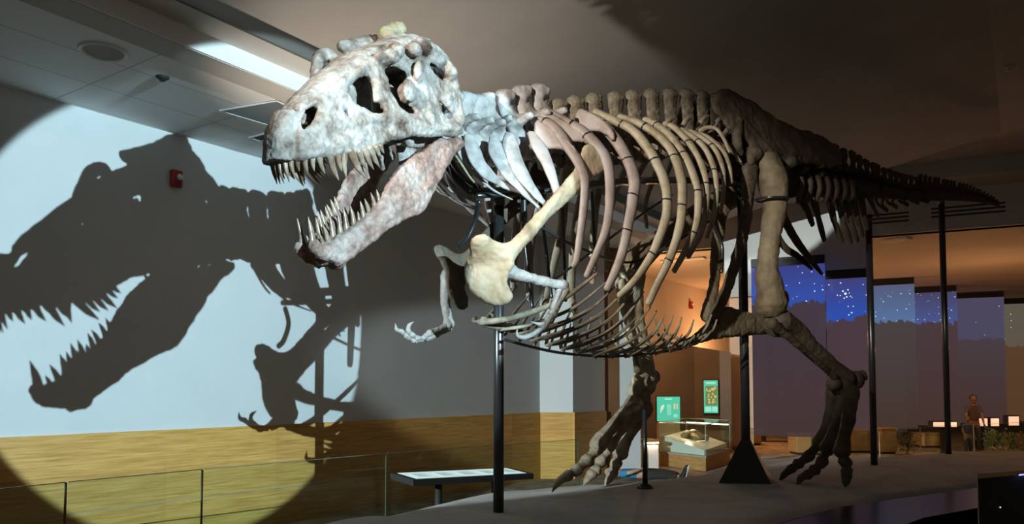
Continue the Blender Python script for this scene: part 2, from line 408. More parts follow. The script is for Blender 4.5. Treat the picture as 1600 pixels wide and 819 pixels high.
struct(quad_slab('trim_5', [dl(-9, 0, ZC-.012), dl(9.2, 0, ZC-.012), dl(9.2, .30, ZC-.012), dl(-9, .30, ZC-.012)], V((0, 0, .16)), M['ceil']))
struct(quad_slab('trim_6', [dl(-9, .302, ZC-.008), dl(9.2, .302, ZC-.008), dl(9.2, .302, ZC+.15), dl(-9, .302, ZC+.15)], DN*.02, M['strip']))
struct(quad_slab('trim_7', [dl(-9, .32, ZC+.15), dl(9.2, .32, ZC+.15), dl(9.2, .62, ZC+.15), dl(-9, .62, ZC+.15)], V((0, 0, .1)), M['ceil']))
ZU = 5.55
M['shade'] = simple('shaded_reveal', (.09, .08, .07), .9)  # shade of the small recess put into the colour
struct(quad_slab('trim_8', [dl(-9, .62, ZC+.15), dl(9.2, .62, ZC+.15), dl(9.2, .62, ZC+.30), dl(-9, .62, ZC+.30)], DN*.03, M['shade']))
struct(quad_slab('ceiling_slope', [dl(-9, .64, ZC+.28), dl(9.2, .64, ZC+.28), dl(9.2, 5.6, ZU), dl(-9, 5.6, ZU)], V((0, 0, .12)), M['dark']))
E2 = V((0.894, -0.447, 0)); B0 = V((4.16, 16.5, 0))
def bk(s, z, off=0.0): return B0 + E2*s + V((-E2.y, E2.x, 0))*off + V((0, 0, z))
struct(quad_slab('ceiling', [(-9, -1, ZU), (26, -1, ZU), tuple(bk(22, ZU)), tuple(bk(-3.5, ZU))], V((0, 0, .15)), M['dark']))
struct(quad_slab('wall_bulkhead', [bk(-3.4, 4.5), bk(22, 4.5), bk(22, 5.25), bk(-3.4, 5.25)], bk(0, 0, .3)-B0, M['ceil']))
struct(quad_slab('trim_9', [bk(-3.4, 5.25, -.9), bk(22, 5.25, -.9), bk(22, 5.55, -.9), bk(-3.4, 5.55, -.9)], bk(0, 0, 1.1)-B0, M['dark']))
struct(quad_slab('ceiling_gallery', [bk(-4, 4.5, .1), bk(24, 4.5, .1), (34, 34, 4.5), (2, 34, 4.5)], V((0, 0, .15)), M['cream']))

# floor and gallery walls
struct(quad_slab('floor', [(-14, -3, 0), (30, -3, 0), (34, 36, 0), (-14, 36, 0)], V((0, 0, -.1)), M['carpet']))
GD = WD; G0 = V((3.53, 20.5, 0))
def gl(t, z): return G0 + GD*t + V((0, 0, z))
struct(quad_slab('wall_gallery', [gl(-7, 0), gl(9.5, 0), gl(9.5, 4.5), gl(-7, 4.5)], -WN*.2, M['cream']))
struct(quad_slab('wall_far', [(5, 30, 0), (34, 27, 0), (34, 27, 4.5), (5, 30, 4.5)], V((0, .2, 0)), M['brown']))
def ax(px, y): return (px-PX0)/F*y
M['recess'] = mottled('orange_brown_paint', [(.22, .11, .05), (.25, .125, .055), (.28, .14, .065)], 1.0, .85, .05, 90)
pts = [(ax(943, 15.2), 15.2), (ax(968, 15.4), 15.4)]
struct(quad_slab('wall_recess', [(*pts[0], 0), (*pts[1], 0), (*pts[1], ZC), (*pts[0], ZC)], V((0, .2, 0)), M['recess']))
struct(quad_slab('wall_column', [(ax(968, 15.4), 15.4, 0), (ax(1000, 15.5), 15.5, 0), (ax(1000, 15.5), 15.5, ZC), (ax(968, 15.4), 15.4, ZC)], V((0, .2, 0)), M['wall']))
pa, pb, pc = (ax(985, 19.4), 19.4), (ax(1085, 19.9), 19.9), (ax(1142, 19.6), 19.6)
struct(quad_slab('wall_partition', [(*pa, 0), (*pb, 0), (*pb, 2.62), (*pa, 2.62)], V((0, .15, 0)), M['brown']))
struct(quad_slab('wall_partition_side', [(*pb, 0), (*pc, 0), (*pc, 2.46), (*pb, 2.62)], V((0, .15, 0)), M['brown']))
struct(quad_slab('wall_right', [(ax(1141, 20.4), 20.4, 0), (ax(1176, 20.0), 20.0, 0), (ax(1176, 20.0), 20.0, 4.5), (ax(1141, 20.4), 20.4, 4.5)], V((0.02, .2, 0)), M['cream']))
struct(quad_slab('wall_drop', [bk(.25, 3.45, -.02), bk(3.02, 3.45, -.02), bk(3.02, 5.0, -.02), bk(.25, 5.0, -.02)], bk(0, 0, .3)-B0, M['ceil']))
struct(quad_slab('baseboard_right', [(ax(1141, 20.37), 20.37, 0), (ax(1176, 19.97), 19.97, 0), (ax(1176, 19.97), 19.97, .12), (ax(1141, 20.37), 20.37, .12)], V((0, .03, 0)), simple('orange_baseboard', (.35, .10, .03), .5)))

# ------------------------------------------------------------------ display platform
def platform():
    top = [at_height(px, py, ZP) for px, py in [(430, 840), (500, 815), (543, 805), (600, 803), (638, 795), (701, 780), (759, 767), (856, 759), (940, 753), (1005, 749), (1080, 741), (1130, 727), (1175, 712), (1260, 711), (1350, 713), (1430, 709), (1520, 704), (1640, 702), (1760, 702)]]
    front = [at_height(px, py, ZP) for px, py in [(1760, 735), (1530, 757), (1400, 774), (1310, 787), (1190, 819), (1080, 862), (950, 930), (500, 930)]]
    poly2 = [(p.x, p.y) for p in top+front]
    bm = bmesh.new()
    # sculpted ground: a fine mesh with a soft relief, plus its side wall
    step = 0.16; out = resample(poly2, step); verts = list(out); n = len(out)
    edges = [(i, (i+1) % n) for i in range(n)]
    y = min(p[1] for p in out)
    while y < max(p[1] for p in out):
        x = min(p[0] for p in out)
        while x < max(p[0] for p in out):
            if inside((x, y), out) and min(math.hypot(q[0]-x, q[1]-y) for q in out) > step*.6: verts.append((x, y))
            x += step
        y += step
    rv, re, rf, ov, oe, of = geometry.delaunay_2d_cdt([V(p) for p in verts], edges, [], 0, 1e-5)
    tv = []; 
    for i, p in enumerate(rv):
        d = min(math.hypot(q[0]-p.x, q[1]-p.y) for q in out)
        h = 0.012*noise.fractal(V((p.x*1.3, p.y*1.3, 0)), 1.0, 2.0, 3) - 0.03*max(0, 1-d/0.15)**2
        tv.append(bm.verts.new((p.x, p.y, ZP+h)))
    for f in rf:
        c = (sum(rv[i].x for i in f)/3, sum(rv[i].y for i in f)/3)
        if inside(c, out): bm.faces.new([tv[i] for i in f])
    low = [bm.verts.new((p[0], p[1], 0.0)) for p in out]
    m = {}
    for i, o in enumerate(ov):
        for k in o:
            if k < n: m[k] = tv[i]
    for i in range(n):
        j = (i+1) % n
        if m[i] is not m[j]: bm.faces.new((m[i], low[i], low[j], m[j]))
    bm.faces.new(low[::-1])
    bmesh.ops.recalc_face_normals(bm, faces=bm.faces[:])
    o = mesh_obj('display_platform', bm, M['plat'], origin=(3, 8, 0))
    for p in o.data.polygons:
        if abs(p.normal.z) < 0.5: p.use_smooth = False
    tag(o, 'wide low grey platform of sculpted ground that the skeleton stands on', 'platform')
platform()

# ------------------------------------------------------------------ glossy black ledge and rail at the lower right
def ledge():
    z = 0.552
    e = [at_height(px, py, ZP) for px, py in [(1760, 735), (1530, 757), (1400, 774), (1310, 787), (1190, 819), (1080, 862)]]
    inner = [V((p.x+.012, p.y-.016, z)) for p in e]
    outd = V((0.6, -0.8, 0))*.72
    poly = inner + [p+outd for p in inner[::-1]]
    bm = bmesh.new(); prism(bm, poly, V((0, 0, -.55)))
    o = mesh_obj('ledge', bm, M['gloss'], smooth=False, origin=(3, 6, 0))
    tag(o, 'polished black ledge along the front edge of the platform at lower right', 'ledge')
ledge()
def kiosk():
    z1 = 0.86
    y0 = (EYE-z1)*F/(748-605)
    a = at_height(1527, 748, z1); b = at_height(1680, 735, z1)
    d = (b-a).normalized(); n = V((d.y, -d.x, 0))
    t = thing('information_kiosk', 'black box shaped information kiosk with a blue glare on its top edge, lower right corner', 'kiosk', (a.x+.5, a.y, 0))
    bm = bmesh.new(); back = V((a.x, a.y, 0)).normalized()*.4
    prism(bm, [a-V((0, 0, z1)), b-V((0, 0, z1)), b-V((0, 0, .03)), a-V((0, 0, .03))], back); bevel(bm, .006)
    mesh_obj('cabinet', bm, M['black'], t, smooth=False)
    bm = bmesh.new(); prism(bm, [a-V((0, 0, .028)), b-V((0, 0, .028)), b+back-V((0, 0, .028)), a+back-V((0, 0, .028))], V((0, 0, .028)))
    mesh_obj('top', bm, M['black'], t, smooth=False)
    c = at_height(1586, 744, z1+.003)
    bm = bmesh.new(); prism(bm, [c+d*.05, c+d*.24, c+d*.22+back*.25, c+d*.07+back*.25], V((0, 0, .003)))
    mesh_obj('screen', bm, simple('blue_glare', (.1, .1, .3), .3, emit=(.36, .36, 1.0), es=1.4), t, smooth=False)  # glare on the kiosk top, painted as a glowing patch
    bm = bmesh.new(); cyl(bm, a-V((0, 0, z1))-d*.006+n*.004, a-d*.006+n*.004, .004, k=8)
    o = mesh_obj('edge_trim', bm, M['edge'], t)
    q = at_plane(1563, 793, a, n, .003)
    bm = bmesh.new(); blob(bm, q, .006, sub=1); mesh_obj('indicator_light', bm, simple('green_led', (.3, .6, .5), .3, emit=(.5, 1, .8), es=1.5), t)
kiosk()

# ------------------------------------------------------------------ ceiling fittings on the low ceiling
def ceil_pt(px, py, z=ZC): return at_height(px, py, z)
p = ceil_pt(162, 80)
t = thing('ceiling_speaker', 'large round recessed speaker in the low ceiling, top left', 'speaker', p)
bm = bmesh.new()
N_ = 40
def ring(bm, c, prof, k=40):
    rows = []
    for r, z in prof: rows.append([bm.verts.new((c.x+r*math.cos(2*math.pi*j/k), c.y+r*math.sin(2*math.pi*j/k), c.z+z)) for j in range(k)])
    for a, b in zip(rows, rows[1:]):
        for j in range(k): bm.faces.new((a[j], a[(j+1) % k], b[(j+1) % k], b[j]))
    return rows
rr = ring(bm, p, [(.185, 0), (.185, -.012), (.172, -.022), (.155, -.012), (.150, -.002)]); mesh_obj('rim', bm, M['white'], t)
bm = bmesh.new(); rr = ring(bm, p, [(.150, -.003), (.10, -.006), (.05, -.008), (.01, -.009)]); bm.faces.new(rr[-1]); mesh_obj('grille', bm, M['dark'], t)
p = ceil_pt(254, 120)
bm = bmesh.new(); rr = ring(bm, p, [(.055, 0), (.055, -.012), (.035, -.022), (.02, -.04), (.004, -.042)], 20); bm.faces.new(rr[-1])
tag(mesh_obj('smoke_detector', bm, M['black'], origin=p), 'small dark round detector on the low ceiling tiles', 'detector')
def ceil_quad(px_poly, z): return [at_height(x, y, z) for x, y in px_poly]
q = ceil_quad([(346, 172), (432, 157), (474, 176), (420, 194)], ZC-.004)
t = thing('ceiling_light_panel', 'dark rectangular recessed panel with pale frame in the low ceiling', 'ceiling panel', sum(q, V())/4)
bm = bmesh.new(); prism(bm, q, V((0, 0, -.008))); mesh_obj('panel', bm, simple('grey_panel', (.16, .18, .19), .4), t, smooth=False)
bm = bmesh.new(); c = sum(q, V())/4
for a, b in zip(q, q[1:]+q[:1]):
    prism(bm, [a, b, c+(b-c)*1.05, c+(a-c)*1.05], V((0, 0, -.012)))
mesh_obj('frame', bm, M['white'], t, smooth=False)
q = ceil_quad([(393, 214), (412, 209), (425, 214), (407, 219)], ZC-.004); c = sum(q, V())/4
t = thing('downlight', 'small square black downlight in the low ceiling beside the snout', 'downlight', c)
bm = bmesh.new(); prism(bm, q, V((0, 0, -.01))); mesh_obj('lens', bm, M['black'], t, smooth=False)
bm = bmesh.new()
for a, b in zip(q, q[1:]+q[:1]): prism(bm, [a, b, c+(b-c)*1.3, c+(a-c)*1.3], V((0, 0, -.014)))
mesh_obj('frame', bm, M['strip'], t, smooth=False)
# fittings on the dark high ceiling
for px, py, lab in [(752, 42, 'small dim sprinkler on the dark high ceiling behind the head'), (1259, 150, 'small pale sprinkler on the high ceiling above the hip bones'), (1576, 104, 'small pale sprinkler on the high ceiling, far right')]:
    p = at_height(px, py, ZU)
    t = thing('sprinkler', lab, 'sprinkler', p)
    bm = bmesh.new(); cyl(bm, p, p-V((0, 0, .02)), .06, .05, 20); mesh_obj('plate', bm, M['ceil'], t)
    bm = bmesh.new(); cyl(bm, p-V((0, 0, .02)), p-V((0, 0, .06)), .015, .03, 12); mesh_obj('nozzle', bm, M['ceil'], t)
p = at_height(690, 6, ZU)
t = thing('track_spotlight', 'dark track spotlight hanging from the high ceiling above the skull', 'spotlight', p)
bm = bmesh.new(); cyl(bm, p, p-V((0, 0, .12)), .015, k=12); mesh_obj('stem', bm, M['black'], t)
bm = bmesh.new(); cyl(bm, p+V((-.1, .0, -.14)), p+V((.1, -.06, -.2)), .05, .075, 20); mesh_obj('lamp_head', bm, M['black'], t)
# slot diffusers on the bulkhead / high ceiling to the right
for pa_, pb_, lab in [((1362, 341), (1420, 335), 'dark slotted air diffuser on the bulkhead under the tail'), ((1455, 331), (1571, 321), 'long dark slotted air diffuser on the bulkhead below the tail tip')]:
    bn = V((E2.y, -E2.x, 0)); bn = -bn if bn.y > 0 else bn
    a = at_plane(*pa_, B0, bn, .004); b = at_plane(*pb_, B0, bn, .004)
    b = a + E2*((b-a).dot(E2)); c = (a+b)/2
    t = thing('air_diffuser', lab, 'air vent', c, 'slotted air diffusers on the bulkhead')
    for k in range(3):
        z = a.z - .115 + .075*k
        bm = bmesh.new(); prism(bm, [V((a.x, a.y, z)), V((b.x, b.y, z)), V((b.x, b.y, z+.03)), V((a.x, a.y, z+.03))], bn*.006)
        mesh_obj('slot', bm, M['black'], t, smooth=False)
for px0, px1, py, lab in [(1034, 1101, 405, 'long pale slot light in the orange gallery ceiling, seen between the ribs'), (1381, 1421, 374, 'short pale slot light in the orange gallery ceiling, right of the leg')]:
    a, b = at_height(px0, py+3, 4.49), at_height(px1, py-3, 4.49)
    t = thing('slot_light', lab, 'ceiling light', (a+b)/2)
    d = (b-a); n = V((-d.y, d.x, 0)).normalized()*.12
    bm = bmesh.new(); prism(bm, [a-n, b-n, b+n, a+n], V((0, 0, -.03))); mesh_obj('frame', bm, M['strip'], t, smooth=False)
    bm = bmesh.new(); a2, b2, n2 = a+d*.03, b-d*.03, n*.6; dz = V((0, 0, -.031)); prism(bm, [a2-n2+dz, b2-n2+dz, b2+n2+dz, a2+n2+dz], V((0, 0, -.004)))
    mesh_obj('diffuser', bm, simple('slot_diffuser', (.7, .6, .5), .6), t, smooth=False)

# ------------------------------------------------------------------ fire alarms
def alarm(p, n, s, lab):
    t = thing('fire_alarm', lab, 'fire alarm', p, 'red fire alarms')
    r = n.to_track_quat('Y', 'Z').to_matrix()
    x = r @ V((1, 0, 0)); y = n; z = V((0, 0, 1))
    bm = bmesh.new(); box(bm, p+y*.03*s, (.13*s, .06*s, .19*s), r); bevel(bm, .012*s); mesh_obj('housing', bm, M['red'], t, smooth=False)
    bm = bmesh.new(); blob(bm, p+y*.062*s+z*.02*s-x*.025*s, (.036*s, .022*s, .036*s), r); mesh_obj('strobe', bm, M['white'], t)
    bm = bmesh.new()
    for k in range(4): box(bm, p+y*.061*s+z*(-.075+.017*k)*s, (.08*s, .004*s, .006*s), r)
    mesh_obj('horn_slots', bm, M['black'], t, smooth=False)
alarm(at_plane(273, 280, WA, WN, .0), WN, .95, 'red wall fire alarm with white strobe inside the big head shadow')
alarm(at_plane(1078, 477, G0, WN, .0), WN, 1.15, 'tiny red fire alarm on the orange lit gallery wall, seen through the ribs')
bm = bmesh.new(); q = at_plane(863, 402, J0, V((0, -1, 0)), .0); box(bm, q+V((0, -.01, 0)), (.045, .02, .05)); bevel(bm, .004)
tag(mesh_obj('wall_sensor', bm, M['black'], smooth=False, origin=q), 'tiny black square sensor on the bright pier behind the ribs', 'sensor')

# ------------------------------------------------------------------ glass railing in front of the left wall
def railing(ptlist, z1, lab, chan=True):
    base = (ptlist[0]+ptlist[-1])/2
    t = thing('glass_railing', lab, 'railing', (base.x, base.y, 0))
    for a, b in zip(ptlist, ptlist[1:]):
        d = (b-a).normalized(); n = V((-d.y, d.x, 0)); g = .012
        a2, b2 = a+d*g, b-d*g
        bm = bmesh.new(); prism(bm, [V((a2.x, a2.y, .05)), V((b2.x, b2.y, .05)), V((b2.x, b2.y, z1)), V((a2.x, a2.y, z1))], n*.012)
        pn = mesh_obj('glass_panel', bm, M['glass'], t, smooth=False)
        bm = bmesh.new(); prism(bm, [V((a2.x, a2.y, z1)), V((b2.x, b2.y, z1)), V((b2.x, b2.y, z1+.005)), V((a2.x, a2.y, z1+.005))], n*.012)
        mesh_obj('top_edge', bm, M['edge2'], pn, smooth=False)
        bm = bmesh.new(); prism(bm, [V((b2.x, b2.y, .05)), V((b.x, b.y, .05)), V((b.x, b.y, z1)), V((b2.x, b2.y, z1))], n*.012)
        mesh_obj('side_edge', bm, M['edge2'], pn, smooth=False)
        bm = bmesh.new(); prism(bm, [V((a.x, a.y, 0)), V((b.x, b.y, 0)), V((b.x, b.y, .05)), V((a.x, a.y, .05))], n*.03)
        mesh_obj('base_channel', bm, M['black'], t, smooth=False)
M['edge2'] = simple('dark_glass_edge', (0.10, 0.105, 0.07), 0.3)
railing([at_height(px, py, .95) for px, py in [(-160, 782), (105, 754), (318, 734), (605, 709), (905, 687)]], .95, 'clear glass railing along the foot of the wood panelled left wall')
M['edge2'] = simple('pale_glass_edge', (0.55, 0.46, 0.33), 0.3)
railing([at_depth(px, 650, y) for px, y in [(1330, 14.6), (1374, 15.2), (1438, 16.2), (1521, 17.4), (1612, 18.6), (1720, 20)]], .80, 'clear glass railing with pale edges behind the platform at the right')

# ------------------------------------------------------------------ reading panel behind the platform
def reading_panel():
    z = .74
    a = at_depth(645, 750, 7.42); b = at_depth(834, 740, 8.5); z = b.z
    d = (b-a).normalized(); n = V((-d.y, d.x, 0))
    t = thing('reading_panel', 'long tilted reading panel with a bright lit top behind the platform', 'information panel', (a+b)/2*1.0-V((0, 0, z)))
    lift = n*.36+V((0, 0, .035))
    bm = bmesh.new(); prism(bm, [a, b, b+lift, a+lift], V((0, 0, -.06))); bevel(bm, .006)
    mesh_obj('panel_body', bm, M['black'], t, smooth=False)
    e = d*.06; up = V((0, 0, .003)).copy()
    bm = bmesh.new(); q = [a+e+lift*.06+up, b-e*1.5+lift*.06+up, b-e*1.5+lift*.9+up, a+e+lift*.9+up]; prism(bm, q, V((0, 0, .002)))
    s = mesh_obj('lit_surface', bm, simple('lit_graphic', (.5, .6, .58), .3, emit=(.66, .86, .86), es=.62), t, smooth=False)
    bm = bmesh.new()
    for k in range(5):
        u0 = .08+.18*k
        c = a+(b-a)*u0+lift*.2+up*2.2; w_ = (b-a)*.10
        prism(bm, [c, c+w_, c+w_+lift*.45, c+lift*.45], V((0, 0, .001)))
    mesh_obj('graphic', bm, simple('graphic_ink', (.35, .45, .44), .4, emit=(.50, .68, .66), es=.55), s, smooth=False)
    c = a+(b-a)*.28+lift*.5
    bm = bmesh.new(); cyl(bm, V((c.x, c.y, 0)), V((c.x, c.y, z-.01)), .035, k=16); mesh_obj('leg', bm, M['black'], t)
    c = a+(b-a)*.75+lift*.5
    bm = bmesh.new(); cyl(bm, V((c.x, c.y, 0)), V((c.x, c.y, z-.01)), .035, k=16); mesh_obj('leg', bm, M['black'], t)
reading_panel()

# ------------------------------------------------------------------ hanging banners with the night sky
def banner_mat(name, sky_top, sky_low, ground_top, ground_low, zt, ztree, zb, seed, star_scale, dens):
    m = bpy.data.materials.new(name); m.use_nodes = True; nt = m.node_tree; N, Lk = nt.nodes, nt.links; N.clear()
    out = N.new('ShaderNodeOutputMaterial'); tc = N.new('ShaderNodeTexCoord')
    sx = N.new('ShaderNodeSeparateXYZ'); Lk.new(tc.outputs['Object'], sx.inputs[0])
    nz = N.new('ShaderNodeTexNoise'); nz.inputs['Scale'].default_value = 6; nz.inputs['Detail'].default_value = 10; nz.inputs['Roughness'].default_value = .68
    mp = N.new('ShaderNodeMapping'); mp.inputs['Location'].default_value = (seed*3.1, seed, 0); mp.inputs['Scale'].default_value = (1, 1, .5)
    Lk.new(tc.outputs['Object'], mp.inputs[0]); Lk.new(mp.outputs[0], nz.inputs['Vector'])
    ma = N.new('ShaderNodeMath'); ma.operation = 'MULTIPLY_ADD'; ma.inputs[1].default_value = -.55; Lk.new(nz.outputs[0], ma.inputs[0]); Lk.new(sx.outputs['Z'], ma.inputs[2])
    gt = N.new('ShaderNodeMath'); gt.operation = 'GREATER_THAN'; gt.inputs[1].default_value = ztree-.28; Lk.new(ma.outputs[0], gt.inputs[0])
    def ramp(z0, z1, c0, c1):
        mr = N.new('ShaderNodeMapRange'); mr.inputs['From Min'].default_value = z0; mr.inputs['From Max'].default_value = z1; Lk.new(sx.outputs['Z'], mr.inputs['Value'])
        cr = N.new('ShaderNodeValToRGB'); cr.color_ramp.elements[0].color = (*c0, 1); cr.color_ramp.elements[1].color = (*c1, 1)
        Lk.new(mr.outputs[0], cr.inputs[0]); return cr
    sky = ramp(ztree, zt, sky_low, sky_top); gr = ramp(zb, ztree, ground_low, ground_top)
    dt = N.new('ShaderNodeVectorMath'); dt.operation = 'DOT_PRODUCT'; dt.inputs[1].default_value = (E2.x, E2.y, 0); Lk.new(tc.outputs['Object'], dt.inputs[0])
    cx = N.new('ShaderNodeCombineXYZ'); Lk.new(dt.outputs['Value'], cx.inputs[0]); Lk.new(sx.outputs['Z'], cx.inputs[1])
    vo = N.new('ShaderNodeTexVoronoi'); vo.voronoi_dimensions = '2D'; vo.inputs['Scale'].default_value = star_scale; vo.inputs['Randomness'].default_value = 1
    m2 = N.new('ShaderNodeMapping'); m2.inputs['Location'].default_value = (seed*7.7, seed*1.3, 0); Lk.new(cx.outputs[0], m2.inputs[0]); Lk.new(m2.outputs[0], vo.inputs['Vector'])
    sc3 = N.new('ShaderNodeSeparateColor'); Lk.new(vo.outputs['Color'], sc3.inputs[0])
    sz = N.new('ShaderNodeMath'); sz.operation = 'MULTIPLY_ADD'; sz.inputs[1].default_value = .012*star_scale; sz.inputs[2].default_value = .004*star_scale; Lk.new(sc3.outputs[1], sz.inputs[0])
    lt = N.new('ShaderNodeMath'); lt.operation = 'LESS_THAN'; Lk.new(vo.outputs['Distance'], lt.inputs[0]); Lk.new(sz.outputs[0], lt.inputs[1])
    g2 = N.new('ShaderNodeMath'); g2.operation = 'GREATER_THAN'; g2.inputs[1].default_value = 1-dens; Lk.new(sc3.outputs[0], g2.inputs[0])
    mu = N.new('ShaderNodeMath'); mu.operation = 'MULTIPLY'; Lk.new(lt.outputs[0], mu.inputs[0]); Lk.new(g2.outputs[0], mu.inputs[1])
    mxs = N.new('ShaderNodeMix'); mxs.data_type = 'RGBA'; Lk.new(mu.outputs[0], mxs.inputs['Factor']); Lk.new(sky.outputs[0], mxs.inputs['A']); mxs.inputs['B'].default_value = (.75, .82, .9, 1)
    mx = N.new('ShaderNodeMix'); mx.data_type = 'RGBA'; Lk.new(gt.outputs[0], mx.inputs['Factor']); Lk.new(gr.outputs[0], mx.inputs['A']); Lk.new(mxs.outputs['Result'], mx.inputs['B'])
    em = N.new('ShaderNodeEmission'); em.inputs[1].default_value = 1.0; Lk.new(mx.outputs['Result'], em.inputs[0])  # light of the sky picture put into the cloth as its own glow
    tr = N.new('ShaderNodeBsdfTransparent'); ms = N.new('ShaderNodeMixShader'); ms.inputs[0].default_value = .72
    Lk.new(tr.outputs[0], ms.inputs[1]); Lk.new(em.outputs[0], ms.inputs[2]); Lk.new(ms.outputs[0], out.inputs[0])
    return m
bn_specs = [  # left px, right px, top py, treeline py, label
    (1176, 1292, 411, 474, (.050, .050, .22), (.030, .085, .42), (.060, .042, .062), (.064, .040, .038), 'hanging night sky banner nearest the hind leg, largest of the row'),
    (1293, 1366, 429, 497, (.055, .052, .17), (.025, .085, .46), (.070, .045, .060), (.072, .042, .042), 'hanging banner with a bright star cluster, second from the left'),
    (1367, 1432, 441, 502, (.090, .105, .19), (.10, .18, .36), (.072, .058, .058), (.060, .036, .028), 'greyish hanging banner between the two thin tail posts'),
    (1431, 1498, 453, 504, (.065, .055, .12), (.07, .10, .28), (.070, .045, .052), (.066, .036, .030), 'hanging banner crossed by the rearmost tail post'),
    (1497, 1572, 462, 530, (.080, .068, .12), (.075, .068, .12), (.068, .050, .058), (.062, .032, .026), 'plain violet hanging banner right of the rearmost tail post'),
    (1570, 1690, 471, 540, (.110, .098, .075), (.12, .092, .065), (.10, .052, .026), (.095, .046, .022), 'olive and orange hanging banner cut by the right edge of the view')]
for k, (x0, x1, yt, ytr, c1, c2, c3, c4, lab) in enumerate(bn_specs):
    y = [15.85, 15.1][k] if k < 2 else 2.8*F/(605-yt); zt = EYE+(605-yt)/F*y
    a = V((ax(x0, y), y, 0)); b_dir = E2
    # right edge along the bulkhead direction
    s = (((x1-PX0)/F)*a.y-a.x)/(b_dir.x-((x1-PX0)/F)*b_dir.y); b = a+b_dir*s
    zb = [.65, .83, .52, .52, .52, .52][k]; ztree = EYE+(605-ytr)/F*(y-.2)
    nrm = V((E2.y, -E2.x, 0)); nrm = nrm if nrm.y < 0 else -nrm
    t = thing('hanging_banner', lab, 'banner', (a+b)/2, 'night sky banners hanging in a row')
    bm = bmesh.new(); prism(bm, [V((a.x, a.y, zb)), V((b.x, b.y, zb)), V((b.x, b.y, zt)), V((a.x, a.y, zt))], -nrm*.01)
    mesh_obj('cloth', bm, banner_mat('night_sky_glow', c1, c2, c3, c4, zt, ztree, zb, k+1, 5.0, .85 if k < 4 else .12), t, smooth=False)
    bm = bmesh.new(); prism(bm, [V((a.x, a.y, zt-.08))+nrm*.02, V((b.x, b.y, zt-.08))+nrm*.02, V((b.x, b.y, zt+.09))+nrm*.02, V((a.x, a.y, zt+.09))+nrm*.02], -nrm*.06)
    bevel(bm, .008); mesh_obj('top_bar', bm, M['black'], t, smooth=False)
    if k == 1:
        bm = bmesh.new()
        for px, py, r in [(1317, 455, .024), (1321, 459, .034), (1325, 453, .022), (1313, 462, .016), (1329, 463, .018), (1319, 466, .018), (1323, 464, .02), (1327, 458, .014)]:
            q = at_plane(px, py, a, nrm, .006); blob(bm, q, r*.7, sub=1)
        mesh_obj('star_cluster', bm, simple('star_white', (.8, .8, .8), .5, emit=(.75, .83, .95), es=1.0), t)

# ------------------------------------------------------------------ gallery things
def on_floor(px, py): return at_height(px, py, 0.0)
def screen(p, n, wd, ht, lab, kind):
    r = n.to_track_quat('Y', 'Z').to_matrix(); x = -(r @ V((1, 0, 0))); x = x if x.x > 0 else -x; z = V((0, 0, 1))
    t = thing('graphic_panel', lab, 'information panel', p)
    bm = bmesh.new(); box(bm, p, (wd+.04, .05, ht+.04), r); bevel(bm, .006); mesh_obj('frame', bm, M['black'], t, smooth=False)
    f = p+n*.027
    gm = simple('lit_green_graphic', (.05, .3, .22), .4, emit=(.06, .46, .33), es=1.0)
    bm = bmesh.new(); box(bm, f, (wd, .004, ht), r); s = mesh_obj('screen', bm, gm, t, smooth=False)
    def bit(name, u, v, w_, h_, col, es=1.0, parts=None):
        bm = bmesh.new(); box(bm, f+n*.004+x*u*wd+z*v*ht, (w_*wd, .003, h_*ht), r)
        mesh_obj(name, bm, simple('ink', tuple(c*.5 for c in col), .4, emit=col, es=es), s, smooth=False)
    if kind == 0:
        bit('title', 0, .40, .32, .05, (.35, .75, .6))
        for k in range(9): bit('text_line', .02, .17-.05*k, .19 if k % 3 else .16, .022, (.32, .72, .58))
        bm = bmesh.new(); q = f+n*.008-x*.27*wd
        for (u, v, a_, b_) in [(.0, .05, .06, .09), (-.04, -.03, .05, .07), (.05, .12, .03, .06), (-.07, -.12, .03, .05)]: blob(bm, q+x*u*wd+z*v*ht, (a_*wd, .004, b_*ht), r)
        mesh_obj('skull_picture', bm, simple('skull_ink', (.4, .45, .4), .4, emit=(.42, .62, .50), es=1), s)
        for u, w_ in [(.26, .07), (.37, .05)]: bit('picture', u, .10, w_, .22, (.62, .48, .30))
        bit('caption', .3, -.28, .18, .12, (.25, .62, .5))
    else:
        bit('title', 0, .42, .7, .04, (.35, .75, .6))
        bit('picture', .04, .03, .86, .60, (.12, .20, .06))
        rnd = random.Random(3)
        bm = bmesh.new()
        for k in range(26): blob(bm, f+n*.008+x*rnd.uniform(-.32, .38)*wd+z*rnd.uniform(-.2, .28)*ht, (rnd.uniform(.03, .1)*wd, .003, rnd.uniform(.02, .05)*ht), r, 1)
        mesh_obj('creature_picture', bm, simple('picture_ink', (.3, .25, .12), .4, emit=(.52, .42, .20), es=1), s)
        bit('caption', -.2, -.38, .42, .14, (.28, .70, .58)); bit('caption', .26, -.38, .36, .14, (.28, .70, .58))
y1 = 18.7
screen(at_depth(1044, 639, y1), V((.12, -1, 0)).normalized(), 37/F*y1, 38/F*y1, 'small green lit text panel beside the hind leg bones', 0)
nb = V((pb[1]-pc[1], pc[0]-pb[0], 0)).normalized(); nb = nb if nb.y < 0 else -nb
q = at_plane(1111, 620, V((*pb, 0)), nb, .03)
screen(q, nb, 21.5/F*19.7, 51/F*19.7, 'tall green lit picture panel on the brown partition wall', 1)
